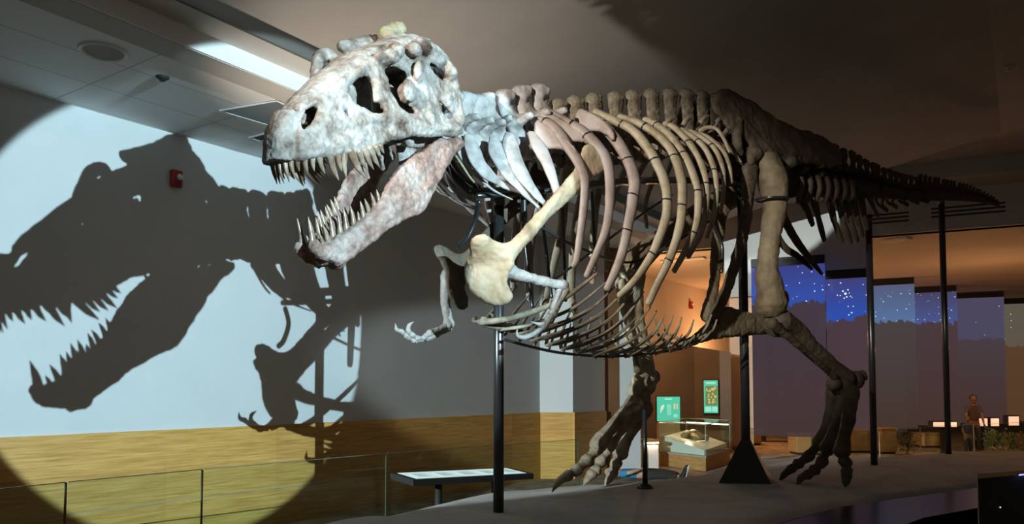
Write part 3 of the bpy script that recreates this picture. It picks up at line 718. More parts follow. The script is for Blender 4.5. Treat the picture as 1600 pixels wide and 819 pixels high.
# pedestal carrying the text panel
c = at_depth(1045, 670, y1)
t = thing('panel_pedestal', 'cream sloped pedestal under the small green text panel', 'pedestal', (c.x, c.y, 0))
bm = bmesh.new(); h = EYE-(660-605)/F*y1
prism(bm, [V((c.x-.26, y1-.1, 0)), V((c.x+.26, y1-.1, 0)), V((c.x+.24, y1-.1, h)), V((c.x-.24, y1-.1, h))], V((0, .3, 0))); bevel(bm, .01)
mesh_obj('body', bm, M['cream'], t, smooth=False)
bm = bmesh.new(); box(bm, V((c.x, y1+.03, h+.02)), (.1, .05, .06)); mesh_obj('bracket', bm, M['black'], t, smooth=False)
# lit plinth left of the case
a = at_height(1008, 733, 0); 
t = thing('light_plinth', 'glowing white plinth left of the glass fossil case', 'plinth', (a.x+.1, a.y+.1, 0))
zt_ = EYE-(690-605)/F*a.y
bm = bmesh.new(); prism(bm, [a, a+V((.28, .05, 0)), a+V((.28, .05, zt_-.06)), a+V((0, 0, zt_-.06))], V((-.1, .5, 0))); bevel(bm, .01)
mesh_obj('body', bm, M['white'], t, smooth=False)
bm = bmesh.new(); prism(bm, [a+V((0, -.08, zt_)), a+V((.28, -.03, zt_)), a+V((.18, .45, zt_)), a+V((-.1, .4, zt_))], V((0, 0, .05))); mesh_obj('top', bm, M['oak'], t, smooth=False)
bm = bmesh.new(); prism(bm, [a+V((.02, -.05, zt_-.02)), a+V((.27, 0, zt_-.02)), a+V((.27, .02, zt_-.02)), a+V((.02, -.03, zt_-.02))], V((0, 0, .015))); mesh_obj('light_strip', bm, simple('warm_strip', (1, .8, .5), .5, emit=(1, .66, .36), es=45), t, smooth=False)
# glass fossil case
def fossil_case():
    A = on_floor(1030, 727); B = on_floor(1103, 737); C = on_floor(1141, 722); D = A+C-B
    c = (A+C)/2
    t = thing('display_case', 'low glass case with a fossil on a sloped white tray', 'display case', (c.x, c.y, 0))
    zp, zt = .26, .86
    bm = bmesh.new(); prism(bm, [A, B, C, D], V((0, 0, zp))); bevel(bm, .008); mesh_obj('plinth', bm, M['oak'], t, smooth=False)
    def ins(f, z): return [c*0+V(((p.x-c.x)*f+c.x, (p.y-c.y)*f+c.y, z)) for p in (A, B, C, D)]
    bm = bmesh.new(); prism(bm, ins(1.04, zp), V((0, 0, .03))); mesh_obj('base_board', bm, M['dark'], t, smooth=False)
    q = ins(.9, zp+.03); hs = [.30, .10, .12, .34]
    bm = bmesh.new(); lo = [bm.verts.new(p) for p in q]; hi = [bm.verts.new(p+V((0, 0, h))) for p, h in zip(q, hs)]
    bm.faces.new(lo[::-1]); bm.faces.new(hi)
    for i in range(4): bm.faces.new((lo[i], lo[(i+1) % 4], hi[(i+1) % 4], hi[i]))
    tr = mesh_obj('tray', bm, M['white'], t, smooth=False)
    g = ins(1.0, zp+.03)
    for i in range(4):
        a, b = g[i], g[(i+1) % 4]; d = (c-(a+b)/2); d.z = 0; d = d.normalized()*.01
        bm = bmesh.new(); prism(bm, [a, b, b+V((0, 0, zt-zp)), a+V((0, 0, zt-zp))], d); mesh_obj('glass_pane', bm, M['glass'], t, smooth=False)
        bm = bmesh.new(); cyl(bm, a, a+V((0, 0, zt-zp)), .007, k=8); mesh_obj('glass_edge', bm, M['edge'], t)
    bm = bmesh.new(); prism(bm, ins(1.0, zt+.03), V((0, 0, .012))); mesh_obj('glass_lid', bm, M['glass'], t, smooth=False)
    bm = bmesh.new()
    gg = ins(1.0, zt+.03)
    for i in range(4): cyl(bm, gg[i], gg[(i+1) % 4], .008, k=8)
    mesh_obj('lid_edge', bm, M['edge'], t)
    bm = bmesh.new(); a, b = ins(.95, zt+.0)[3], ins(.95, zt+.0)[2]; cyl(bm, a-V((0, 0, .06)), b-V((0, 0, .06)), .010, k=10)
    mesh_obj('light_strip', bm, simple('case_light', (1, .85, .6), .5, emit=(1, .72, .45), es=14), t)
    lamp('case_fill', 'POINT', (c.x-.1, c.y-.1, zt-.1), 9, (1, .74, .48), radius=.05)  # extra fill added to brighten the tray beside the light strip
    # the fossil on the tray
    f = (q[0]+q[1]+q[2]+q[3])/4+V((0, 0, .24))
    bm = bmesh.new(); rnd = random.Random(5)
    for k in range(7):
        s = f+V((-.2+.07*k, rnd.uniform(-.06, .06), .05+.03*math.sin(k*1.3)-.012*k))
        blob(bm, s, (rnd.uniform(.07, .11), rnd.uniform(.08, .13), rnd.uniform(.05, .085)))
    tube(bm, [f+V((-.22, -.05, .10)), f+V((-.05, -.12, .15)), f+V((.12, -.10, .06)), f+V((.27, -.02, .0))], [.035, .045, .04, .02], ref=(0, 0, 1))
    tube(bm, [f+V((-.2, .08, .07)), f+V((-.0, .14, .10)), f+V((.18, .10, .02))], [.03, .04, .025], ref=(0, 0, 1))
    bm = remesh(bm, .014, 1, .012, 12)
    o = mesh_obj('fossil', bm, mottled('fossil_brown', [(.12, .07, .035), (.24, .15, .07), (.36, .24, .12)], 8, .8, .5, 30), origin=f)
    tag(o, 'lumpy brown fossil bone block lying on the white tray in the glass case', 'fossil')
fossil_case()
# wooden boxes and benches beyond the platform
def wbox(px0, px1, pyb, pyt, name, lab, cat, mat, depth=.6, grp=None, foot=True):
    a = on_floor(px0, pyb); b = on_floor(px1, pyb); h = EYE-(pyt-605)/F*a.y
    t = thing(name, lab, cat, ((a.x+b.x)/2, a.y+depth/2, 0), grp)
    bm = bmesh.new(); prism(bm, [a+V((0, 0, .05)), b+V((0, 0, .05)), V((b.x, b.y, h-.04)), V((a.x, a.y, h-.04))], V((0, depth, 0))); bevel(bm, .012)
    mesh_obj('body', bm, mat, t, smooth=False)
    bm = bmesh.new(); prism(bm, [V((a.x-.015, a.y-.015, h-.04)), V((b.x+.015, b.y-.015, h-.04)), V((b.x+.015, b.y+depth, h-.04)), V((a.x-.015, a.y+depth, h-.04))], V((0, 0, .04))); mesh_obj('lid', bm, mat, t, smooth=False)
    bm = bmesh.new(); prism(bm, [a+V((.03, .03, 0)), b+V((-.03, .03, 0)), b+V((-.03, depth-.03, 0)), a+V((.03, depth-.03, 0))], V((0, 0, .05))); mesh_obj('plinth', bm, M['black'], t, smooth=False)
wbox(1245, 1292, 711, 677, 'wooden_block', 'tan wooden block left of the hind foot below the banners', 'block', M['oak'], .6, 'tan wooden blocks')
wbox(1326, 1366, 708, 670, 'wooden_block', 'tan wooden block directly behind the hind foot and thin tail post', 'block', M['oak'], .4, 'tan wooden blocks')
wbox(1379, 1402, 710, 668, 'wooden_block', 'narrow tan wooden block right of the front tail post', 'block', M['oak'], .4, 'tan wooden blocks')
wbox(1170, 1190, 696, 672, 'wooden_block', 'small tan wooden block at the corner behind the steel foot', 'block', M['oak'], .5, 'tan wooden blocks')
wbox(1440, 1478, 700, 676, 'wooden_block', 'low tan wooden block with dark top behind the rearmost post', 'block', M['oak'], .5, 'tan wooden blocks')
def bench(px0, px1, pyb, pyt, lab):
    a = on_floor(px0, pyb); b = on_floor(px1, pyb); h = EYE-(pyt-605)/F*a.y
    t = thing('bench', lab, 'bench', ((a.x+b.x)/2, a.y+.25, 0))
    bm = bmesh.new(); box(bm, V(((a.x+b.x)/2, a.y+.25, h-.04)), (b.x-a.x, .5, .08)); bevel(bm, .012); mesh_obj('seat', bm, M['black'], t, smooth=False)
    for x in (a.x+.06, b.x-.06):
        bm = bmesh.new(); box(bm, V((x, a.y+.25, (h-.08)/2)), (.06, .42, h-.08)); mesh_obj('leg', bm, M['black'], t, smooth=False)
bench(1193, 1246, 691, 676, 'low dark bench under the largest banner')
# lit display windows far behind
def lightbox(px0, px1, py0, py1, lab, y):
    a = at_depth(px0, py1, y); b = at_depth(px1, py0, y); c = (a+b)/2
    t = thing('lit_display', lab, 'display', (c.x, y, 0), 'small lit displays in the far gallery')
    wd, ht = b.x-a.x, b.z-a.z
    bm = bmesh.new(); box(bm, V((c.x, y+.12, c.z)), (wd+.06, .2, ht+.06)); bevel(bm, .01); mesh_obj('housing', bm, M['black'], t, smooth=False)
    bm = bmesh.new(); box(bm, V((c.x, y+.015, c.z)), (wd, .02, ht)); mesh_obj('lit_face', bm, simple('pink_light', (1, .75, .6), .5, emit=(1.0, .52, .33), es=1.0), t, smooth=False)
    bm = bmesh.new(); zb = a.z-.03; box(bm, V((c.x, y+.12, zb/2)), (wd*.2, .1, zb)); mesh_obj('stand', bm, M['black'], t, smooth=False)
lightbox(1459, 1495, 660, 667, 'low wide lit display glowing pink behind the rearmost post', 19.5)
lightbox(1531, 1543, 654, 666, 'narrow glowing pink display, left one above the shrubs', 20.5)
lightbox(1549, 1561, 654, 666, 'narrow glowing pink display, right one above the shrubs', 20.5)
lightbox(1577, 1592, 651, 665, 'glowing pink display near the right edge', 20.8)
# shrubs of the diorama
M['leaf'] = mottled('leaf_green', [(.08, .14, .06), (.14, .22, .09), (.22, .30, .13)], 6, .6, 0)
M['leaf2'] = mottled('dry_leaf', [(.22, .19, .11), (.34, .28, .17), (.46, .38, .25)], 6, .6, 0)
M['leaf3'] = mottled('dark_leaf', [(.03, .035, .02), (.05, .055, .03), (.08, .08, .05)], 6, .6, 0)
def shrub(px, py, hpx, wpx, lab, mat, seed, y=19.6):
    rnd = random.Random(seed); c = at_depth(px, py, y); c.z = 0; h = hpx/F*y; wd = wpx/F*y/2
    t = thing('shrub', lab, 'shrub', c, 'low shrubs behind the glass railing')
    bm = bmesh.new()
    for k in range(9):
        a = rnd.uniform(0, 6.28); tube(bm, [c, c+V((math.cos(a)*wd*.4, math.sin(a)*wd*.4, h*.5)), c+V((math.cos(a)*wd*.8, math.sin(a)*wd*.8, h*.85))], [.012, .009, .005], n=6, k=5)
    mesh_obj('stems', bm, M['oak'], t)
    bm = bmesh.new()
    for k in range(220):
        a = rnd.uniform(0, 6.28); r = wd*math.sqrt(rnd.random()); z = h*(.15+.85*rnd.random()*(1-.4*(r/wd)**2))
        p = c+V((math.cos(a)*r, math.sin(a)*r, z)); d = V((rnd.uniform(-1, 1), rnd.uniform(-1, 1), rnd.uniform(-.2, 1))).normalized()*rnd.uniform(.05, .10)
        s = d.cross(V((rnd.uniform(-1, 1), rnd.uniform(-1, 1), 1))).normalized()*.018
        v = [bm.verts.new(q) for q in (p, p+d*.5+s, p+d, p+d*.5-s)]; bm.faces.new(v)
    o = mesh_obj('leaves', bm, mat, t, smooth=False); o['kind'] = 'stuff'
shrub(1418, 703, 38, 30, 'dark shrub between the two tail posts behind the glass railing', M['leaf3'], 9, 19.0)
shrub(1549, 697, 42, 22, 'dark green shrub behind the glass railing near the seated child', M['leaf'], 1)
shrub(1573, 696, 38, 24, 'dark green shrub in the middle behind the right glass railing', M['leaf'], 2)
shrub(1597, 697, 34, 26, 'dry pale shrub at the right edge behind the glass railing', M['leaf2'], 3)
shrub(1558, 697, 16, 24, 'low dry tuft in front of the green shrubs', M['leaf2'], 4, 18.7)

# ------------------------------------------------------------------ people
def skin_body(name, joints, bones, mat, parent, lvl=2, extra=None):
    me = bpy.data.meshes.new(name); idx = {k: i for i, k in enumerate(joints)}
    base = V(parent['_base'])
    me.from_pydata([tuple(V(j[0])-base) for j in joints.values()], [(idx[a], idx[b]) for a, b in bones], [])
    o = bpy.data.objects.new(name, me); COL.objects.link(o)
    md = o.modifiers.new('skin', 'SKIN'); md.use_smooth_shade = True
    for i, j in enumerate(joints.values()):
        s = me.skin_vertices[0].data[i]; r = j[1]; s.radius = r if isinstance(r, tuple) else (r, r); s.use_root = (i == 0)
    sb = o.modifiers.new('sub', 'SUBSURF'); sb.levels = lvl; sb.render_levels = lvl
    dg = bpy.context.evaluated_depsgraph_get(); m2 = bpy.data.meshes.new_from_object(o.evaluated_get(dg))
    bpy.data.objects.remove(o); bpy.data.meshes.remove(me); m2.materials.clear(); m2.materials.append(mat)
    if extra:
        bm = bmesh.new(); bm.from_mesh(m2); bmesh.ops.translate(bm, verts=bm.verts, vec=base); extra(bm); bm = remesh(bm, .0072, 1)
        return mesh_obj(name, bm, mat, parent)
    o = bpy.data.objects.new(name, m2); COL.objects.link(o); o.parent = parent
    for p in m2.polygons: p.use_smooth = True
    return o
SKIN = mottled('skin', [(.42, .25, .17), (.48, .29, .20), (.52, .33, .24)], 8, .55, 0)
SKIN2 = mottled('shaded_skin', [(.16, .09, .06), (.18, .10, .07), (.20, .12, .085)], 8, .55, 0)  # dimness of the far children painted into the skin tone
HAIR = simple('dark_hair', (.012, .009, .008), .5)
def hand(bm, wrist, d, side, up, s=1.0):
    """palm with four fingers and a thumb"""
    d, side, up = d.normalized(), side.normalized(), up.normalized()
    tube(bm, [wrist, wrist+d*.04*s, wrist+d*.085*s], [(.024*s, .013*s), (.036*s, .014*s), (.036*s, .012*s)], ref=side, n=6, k=10)
    for i, (o_, l) in enumerate([(-.027, .055), (-.009, .066), (.009, .062), (.027, .048)]):
        r0 = wrist+d*.082*s+side*o_*s
        tube(bm, [r0, r0+d*l*.45*s-up*.006*s, r0+d*l*.8*s-up*.018*s, r0+d*l*s-up*.03*s], [.0085*s, .008*s, .0075*s, .006*s], n=8, k=8)
    r0 = wrist+d*.03*s-side*.03*s
    tube(bm, [r0, r0-side*.025*s+d*.02*s, r0-side*.03*s+d*.05*s-up*.01*s], [.011*s, .0095*s, .007*s], n=7, k=8)
def head(bm, c, fwd, up, s=1.0):
    """cranium, jaw, nose, ears"""
    side = fwd.cross(up).normalized(); r = Matrix((side, fwd, up)).transposed()
    blob(bm, c+up*.02*s, (.072*s, .09*s, .095*s), r, 3); blob(bm, c-up*.055*s+fwd*.02*s, (.052*s, .06*s, .055*s), r, 2)
    blob(bm, c+fwd*.092*s-up*.015*s, (.012*s, .016*s, .022*s), r, 1)
    for q in (-1, 1): blob(bm, c+side*.074*s*q-up*.01*s, (.012*s, .022*s, .032*s), r, 1)
def child_lying():
    # lies on the floor beyond the platform, feet to the right
    Y = 13.9; z = .09
    def g(px, zz=z, dy=0.0): return V((ax(px, Y+dy), Y+dy, zz))
    t = thing('person', 'child in blue shirt and dark trousers lying on the floor behind the far leg', 'person', (ax(1000, Y), Y, 0))
    J = {'hip': (g(1002, .11), (.11, .095)), 'waist': (g(990, .115), (.10, .085)), 'chest': (g(977, .12), (.125, .095)), 'neck': (g(965, .12), .05), 'headb': (g(960, .125), .06),
         'shl': (g(970, .12, -.14), .05), 'ell': (g(985, .16, -.24), .036), 'wrl': (g(999, .21, -.2), .026), 'shr': (g(970, .12, .14), .05), 'elr': (g(984, .1, .25), .036), 'wrr': (g(1000, .06, .26), .026),
         'hl': (g(1008, .11, -.08), .085), 'kl': (g(1035, .10, -.11), .055), 'al': (g(1058, .07, -.12), .036), 'fl': (g(1061, .09, -.12), .035),
         'hr': (g(1008, .11, .08), .085), 'kr': (g(1036, .12, .11), .055), 'ar': (g(1060, .07, .13), .036), 'fr': (g(1063, .09, .13), .035)}
    B = [('hip', 'waist'), ('waist', 'chest'), ('chest', 'neck'), ('neck', 'headb'), ('chest', 'shl'), ('shl', 'ell'), ('ell', 'wrl'), ('chest', 'shr'), ('shr', 'elr'), ('elr', 'wrr'),
         ('hip', 'hl'), ('hl', 'kl'), ('kl', 'al'), ('al', 'fl'), ('hip', 'hr'), ('hr', 'kr'), ('kr', 'ar'), ('ar', 'fr')]
    def more(bm):
        head(bm, g(953, .13), V((0, -.25, 1)).normalized(), V((-1, 0, .1)).normalized(), .95)
        hand(bm, J['wrl'][0], V((.6, .1, .2)), V((0, 1, 0)), V((0, 0, 1)), .9); hand(bm, J['wrr'][0], V((1, .1, -.1)), V((0, 1, 0)), V((0, 0, 1)), .9)
    skin_body('body', J, B, SKIN, t, extra=more)
    bm = bmesh.new(); blob(bm, g(951, .12, .02), (.09, .09, .10), None, 2); bm = remesh(bm, .012, 1, .006, 30); mesh_obj('hair', bm, HAIR, t)
    shirt = mottled('blue_shirt', [(.03, .16, .32), (.05, .24, .44), (.08, .30, .50)], 6, .85, .2)
    trous = simple('dark_trousers', (.035, .03, .028), .9)
    sh = {k: (J[k][0], (tuple(x*1.14 for x in J[k][1]) if isinstance(J[k][1], tuple) else J[k][1]*1.3)) for k in ('chest', 'waist', 'hip', 'shl', 'shr')}
    sh['el'] = (J['shl'][0].lerp(J['ell'][0], .7), .055); sh['er'] = (J['shr'][0].lerp(J['elr'][0], .7), .055)
    skin_body('shirt', sh, [('chest', 'waist'), ('waist', 'hip'), ('chest', 'shl'), ('shl', 'el'), ('chest', 'shr'), ('shr', 'er')], shirt, t)
    for a, b, c_ in (('hl', 'kl', 'al'), ('hr', 'kr', 'ar')):
        skin_body('trouser_leg', {'h': (J[a][0]-V((.04, 0, 0)), .105), 'k': (J[b][0], .075), 'a': (J[c_][0], .058)}, [('h', 'k'), ('k', 'a')], trous, t)
    for f, dy in (('fl', -.12), ('fr', .13)):
        p = J[f][0]; bm = bmesh.new()
        tube(bm, [V((p.x-.02, p.y, .055)), V((p.x+.03, p.y, .06)), V((p.x+.075, p.y, .15)), V((p.x+.095, p.y, .235))], [(.045, .05), (.05, .055), (.048, .04), (.036, .024)], ref=(0, 1, 0), n=14, k=14)
        so = mesh_obj('shoe', bm, M['black'], t)
        bm = bmesh.new(); tube(bm, [V((p.x+.075, p.y, .03)), V((p.x+.105, p.y, .13)), V((p.x+.125, p.y, .24))], [(.04, .008), (.045, .008), (.034, .008)], ref=(0, 1, 0), n=10, k=10)
        mesh_obj('sole', bm, M['white'], so)
child_lying()
def child_standing(px, y, hgt, lab, shirtcol, seed):
    c = V((ax(px, y), y, 0)); s = hgt/1.45
    t = thing('person', lab, 'person', c)
    def g(x, yy, z): return c+V((x, yy, z))*s
    J = {'hip': (g(0, 0, .74), (.12*s, .09*s)), 'waist': (g(0, 0, .88), (.105*s, .085*s)), 'chest': (g(0, -.01, 1.05), (.13*s, .09*s)), 'neck': (g(0, 0, 1.2), .045*s), 'hb': (g(0, -.01, 1.27), .05*s),
         'sl': (g(-.15, 0, 1.14), .05*s), 'el': (g(-.2, -.02, .92), .036*s), 'wl': (g(-.17, -.12, .74), .025*s), 'sr': (g(.15, 0, 1.14), .05*s), 'er': (g(.2, -.02, .92), .036*s), 'wr': (g(.19, -.10, .74), .025*s),
         'hl': (g(-.08, 0, .68), .085*s), 'kl': (g(-.085, -.01, .39), .055*s), 'al': (g(-.09, .01, .07), .036*s), 'fl': (g(-.1, -.1, .035), .035*s),
         'hr': (g(.08, 0, .68), .085*s), 'kr': (g(.09, -.02, .39), .055*s), 'ar': (g(.09, .02, .07), .036*s), 'fr': (g(.1, -.09, .035), .035*s)}
    B = [('hip', 'waist'), ('waist', 'chest'), ('chest', 'neck'), ('neck', 'hb'), ('chest', 'sl'), ('sl', 'el'), ('el', 'wl'), ('chest', 'sr'), ('sr', 'er'), ('er', 'wr'), ('hip', 'hl'), ('hl', 'kl'), ('kl', 'al'), ('al', 'fl'), ('hip', 'hr'), ('hr', 'kr'), ('kr', 'ar'), ('ar', 'fr')]
    def more(bm):
        head(bm, g(0, -.02, 1.33), V((-.5, -.86, 0)).normalized(), V((0, 0, 1)), s*.98)
        hand(bm, J['wl'][0], V((0, -.3, -1)), V((0, 1, 0)), V((1, 0, 0)), max(.8, .95*s)); hand(bm, J['wr'][0], V((0, -.3, -1)), V((0, 1, 0)), V((-1, 0, 0)), max(.8, .95*s))
    skin_body('body', J, B, SKIN2, t, extra=more)
    bm = bmesh.new(); blob(bm, g(.02, .03, 1.375), (.092*s, .095*s, .085*s), None, 2); bm = remesh(bm, .012, 1, .008, 25); mesh_obj('hair', bm, HAIR, t)
    shirt = simple('shirt', shirtcol, .9); trous = simple('trousers', (.03, .03, .035), .9)
    sh = {'chest': (J['chest'][0], (.165*s, .125*s)), 'waist': (J['waist'][0], (.125*s, .10*s)), 'hip': (J['hip'][0], (.135*s, .105*s)), 'nk': (g(0, -.005, 1.165), .075*s), 'sl': (J['sl'][0], .065*s), 'sr': (J['sr'][0], .065*s), 'el': (J['sl'][0].lerp(J['el'][0], .7), .052*s), 'er': (J['sr'][0].lerp(J['er'][0], .7), .052*s)}
    skin_body('shirt', sh, [('chest', 'waist'), ('waist', 'hip'), ('chest', 'nk'), ('chest', 'sl'), ('sl', 'el'), ('chest', 'sr'), ('sr', 'er')], shirt, t)
    for a, b, c_ in (('hl', 'kl', 'al'), ('hr', 'kr', 'ar')):
        skin_body('trouser_leg', {'h': (J[a][0], .10*s), 'k': (J[b][0], .075*s), 'a': (J[c_][0], .06*s)}, [('h', 'k'), ('k', 'a')], trous, t)
    for a, f in (('al', 'fl'), ('ar', 'fr')):
        bm = bmesh.new(); tube(bm, [J[a][0]+V((0, .04, -.03))*s, J[a][0]+V((0, 0, -.02))*s, J[f][0]+V((0, -.03, .0))*s], [(.035*s, .04*s), (.04*s, .045*s), (.036*s, .028*s)], ref=(1, 0, 0), n=8, k=10)
        mesh_obj('shoe', bm, M['black'], t)
child_standing(1519, 19.6, 1.42, 'dark haired child standing beyond the glass railing below the violet banner', (.07, .04, .04), 1)
child_standing(1509, 18.9, .92, 'small child in dark clothes in front of the standing child, beyond the railing', (.03, .04, .07), 2)

# ================================================================== THE SKELETON
SK = thing('tyrannosaur_skeleton', 'huge mounted dinosaur skeleton with open toothed jaws striding across the grey platform', 'skeleton', S(2.3, 0, 0))
def crop(sx, x0, y0, pts): return [(x0+x/sx, y0+y/sx) for x, y in pts]
SA = 1392/340.0; SB = 1211/340.0
def A_(*p): return crop(SA, 400, 20, p)
def B_(*p): return crop(SB, 400, 200, p)

# ---------------------------------------------------------------- skull
def v_skull(u, z):
    t = min(max((u+1.88)/1.34, 0), 1)
    v = 0.092 + 0.268*t**0.9
    low = 2.93 + 0.27*(u+1.88)
    hgt = max(0.0, z-low)
    taper = 0.16*(1-t)+0.10*t
    return max(0.045, v - taper*max(0, hgt-0.08))
def HO(u, v, z): return HS(1.1*u-.19, v, z-.06-.09*(-u-.3))
def HF(px, py): return Hv(px, py, v_skull)
side = A_((240, 950), (244, 830), (248, 760), (258, 700), (286, 632), (332, 578), (395, 520), (488, 448), (572, 388), (648, 336), (710, 290), (790, 262), (880, 225), (960, 200), (1040, 190), (1090, 192), (1150, 228), (1205, 280), (1245, 350), (1272, 430), (1300, 500), (1292, 560), (1300, 640), (1318, 720), (1322, 775), (1270, 800), (1190, 790), (1100, 806), (1010, 790), (940, 812), (870, 815), (845, 830), (790, 865), (735, 895), (660, 912), (570, 920), (460, 925), (360, 935), (300, 946))
holes = [A_((298, 668), (318, 628), (352, 604), (384, 606), (384, 650), (356, 700), (322, 730), (292, 752), (288, 716)),
         A_((596, 480), (640, 430), (700, 398), (738, 440), (747, 520), (752, 570), (792, 582), (818, 620), (810, 668), (742, 642), (704, 602), (655, 606), (602, 550)),
         A_((553, 612), (576, 640), (578, 672), (560, 640)),
         A_((815, 362), (870, 343), (940, 368), (964, 402), (950, 442), (898, 476), (902, 516), (926, 575), (988, 596), (1022, 645), (960, 640), (905, 585), (862, 500), (850, 440)),
         A_((1106, 318), (1160, 338), (1200, 388), (1212, 438), (1165, 415), (1122, 372)),
         A_((1158, 535), (1200, 600), (1250, 640), (1264, 674), (1218, 672), (1180, 612))]
def build_skull():
    bm = bmesh.new()
    PL_ = lambda px, py, v: at_plane(px, py, H0, HN, v)
    def half(px, py): return 0.034 if px < 560 else 0.03
    plate(bm, side, holes, HF, .034, .034, 4.0, .008, 12, half, mirror_head)
    # nasal roof: arched bridge between the two side plates
    ridge = A_((286, 632), (332, 578), (395, 520), (488, 448), (572, 388), (648, 336), (710, 290), (790, 262), (880, 225), (960, 200), (1040, 190), (1110, 205), (1180, 255))
    L = [HF(*p) for p in ridge]
    rows = []
    for i_, p in enumerate(L):
        u, v, z = hloc(p); rows.append([HS(u, v*math.cos(a), z+(0.025+.03*i_/12)*math.sin(a)+0.006) for a in [math.pi*k/10 for k in range(11)]])
    for r0, r1 in zip(rows, rows[1:]):
        pass
    def slab(rows, th_):
        top = [[bm.verts.new(p+V((0, 0, th_))) for p in r] for r in rows]; bot = [[bm.verts.new(p-V((0, 0, th_))) for p in r] for r in rows]
        n, m_ = len(rows), len(rows[0])
        for i in range(n-1):
            for j in range(m_-1):
                bm.faces.new((top[i][j], top[i+1][j], top[i+1][j+1], top[i][j+1])); bm.faces.new((bot[i][j], bot[i][j+1], bot[i+1][j+1], bot[i+1][j]))
        for i in range(n-1):
            for j in (0, m_-1): bm.faces.new((top[i][j], bot[i][j], bot[i+1][j], top[i+1][j]) if j == 0 else (top[i][j], top[i+1][j], bot[i+1][j], bot[i][j]))
        for j in range(m_-1):
            for i in (0, n-1): bm.faces.new((top[i][j], top[i][j+1], bot[i][j+1], bot[i][j]) if i == 0 else (top[i][j], bot[i][j], bot[i][j+1], top[i][j+1]))
    slab(rows, .024)
    # blunt premaxilla joining both sides at the snout
    pm = A_((240, 950), (244, 830), (248, 760), (258, 700), (286, 632))
    rows = []
    for p in [HF(*q) for q in pm]:
        u, v, z = hloc(p)
        rows.append([HS(u-0.06*math.sin(a), v*math.cos(a), z) for a in [math.pi*k/12 for k in range(13)]])
    hd = HD*.03
    top = [[bm.verts.new(p-hd) for p in r] for r in rows]; bot = [[bm.verts.new(p+hd) for p in r] for r in rows]
    n, m_ = len(rows), 13
    for i in range(n-1):
        for j in range(m_-1):
            bm.faces.new((top[i][j], top[i+1][j], top[i+1][j+1], top[i][j+1])); bm.faces.new((bot[i][j], bot[i][j+1], bot[i+1][j+1], bot[i+1][j]))
        for j in (0, m_-1): bm.faces.new((top[i][j], bot[i][j], bot[i+1][j], top[i+1][j]))
    for j in range(m_-1):
        for i in (0, n-1): bm.faces.new((top[i][j], top[i][j+1], bot[i][j+1], bot[i][j]))
    # brow bosses, cheek swellings, bars
    def hb(px, py, v, r, both=True):
        p = at_plane(px, py, H0, HN, v); blob(bm, p, r)
        if both: blob(bm, mirror_head(p), r)
    R = Matrix((HD, HN, V((0, 0, 1)))).transposed()
    for px, py, v, r in [(598, 92, .22, (.075, .045, .045)), (612, 88, .25, (.06, .05, .05)), (662, 72, .31, (.09, .05, .055)), (648, 78, .30, (.06, .05, .05)), (640, 142, .30, (.07, .03, .08)), (655, 112, .30, (.05, .03, .08))]:
        p = at_plane(px, py, H0, HN, v); blob(bm, p, r, R); q = mirror_head(p); blob(bm, q, r, R)
    # jugal / maxilla ridge
    tube(bm, [HF(*p) for p in A_((420, 720), (560, 740), (720, 690), (860, 690), (1000, 700), (1120, 740), (1280, 740))], [.03, .04, .045, .045, .04, .045, .05], ref=(0, 0, 1))
    tube(bm, [mirror_head(HF(*p)) for p in A_((420, 720), (560, 740), (720, 690), (860, 690), (1000, 700), (1120, 740), (1280, 740))], [.03, .04, .045, .045, .04, .045, .05], ref=(0, 0, 1))
    for f in (lambda p: p, mirror_head):
        tube(bm, [f(HF(*p)) for p in A_((730, 310), (770, 430), (830, 540), (880, 640), (930, 700))], [.04, .032, .03, .036, .045], ref=HD)
        tube(bm, [f(HF(*p)) for p in A_((1010, 220), (1040, 330), (1050, 450), (1080, 560), (1110, 700))], [.05, .045, .045, .05, .055], ref=HD)
        tube(bm, [f(HF(*p)) for p in A_((1100, 215), (1190, 290), (1240, 370), (1260, 470), (1285, 560), (1300, 700))], [.05, .042, .035, .045, .035, .05], ref=HD)
        blob(bm, f(HF(*A_((1225, 565))[0])), (.06, .04, .06), R)
        # palate bars and quadrate
        q0 = HO(-.36, .24, 3.50); tube(bm, [f(q0), f(HO(-.42, .22, 3.62)), f(HO(-.50, .16, 3.78)), f(HO(-.58, .10, 3.90))], [.05, .045, .04, .05])
        tube(bm, [f(HO(-.45, .16, 3.40)), f(HO(-.75, .12, 3.38)), f(HO(-1.05, .08, 3.33)), f(HO(-1.35, .04, 3.26))], [(.05, .03), (.06, .025), (.06, .02), (.04, .02)], ref=(0, 0, 1))
        tube(bm, [f(HO(-.62, .20, 3.34)), f(HO(-.70, .15, 3.52)), f(HO(-.72, .10, 3.72))], [.035, .03, .035])
        tube(bm, [f(HO(-.88, .12, 3.35)), f(HO(-.86, .1, 3.6)), f(HO(-.84, .06, 3.8))], [.022, .02, .03])
    for a_, b_, r_ in [((-1.34, 3.34), (-1.0, 3.42), .05), ((-1.26, 3.46), (-.9, 3.55), .05), ((-1.08, 3.60), (-.75, 3.70), .06), ((-1.2, 3.40), (-.6, 3.45), .05)]:  # midline plates added inside to block light through the skull openings
        tube(bm, [HO(a_[0], 0, a_[1]), HO((a_[0]+b_[0])/2, 0, (a_[1]+b_[1])/2), HO(b_[0], 0, b_[1])], [(r_*1.7, .02)]*3, ref=(0, 0, 1))
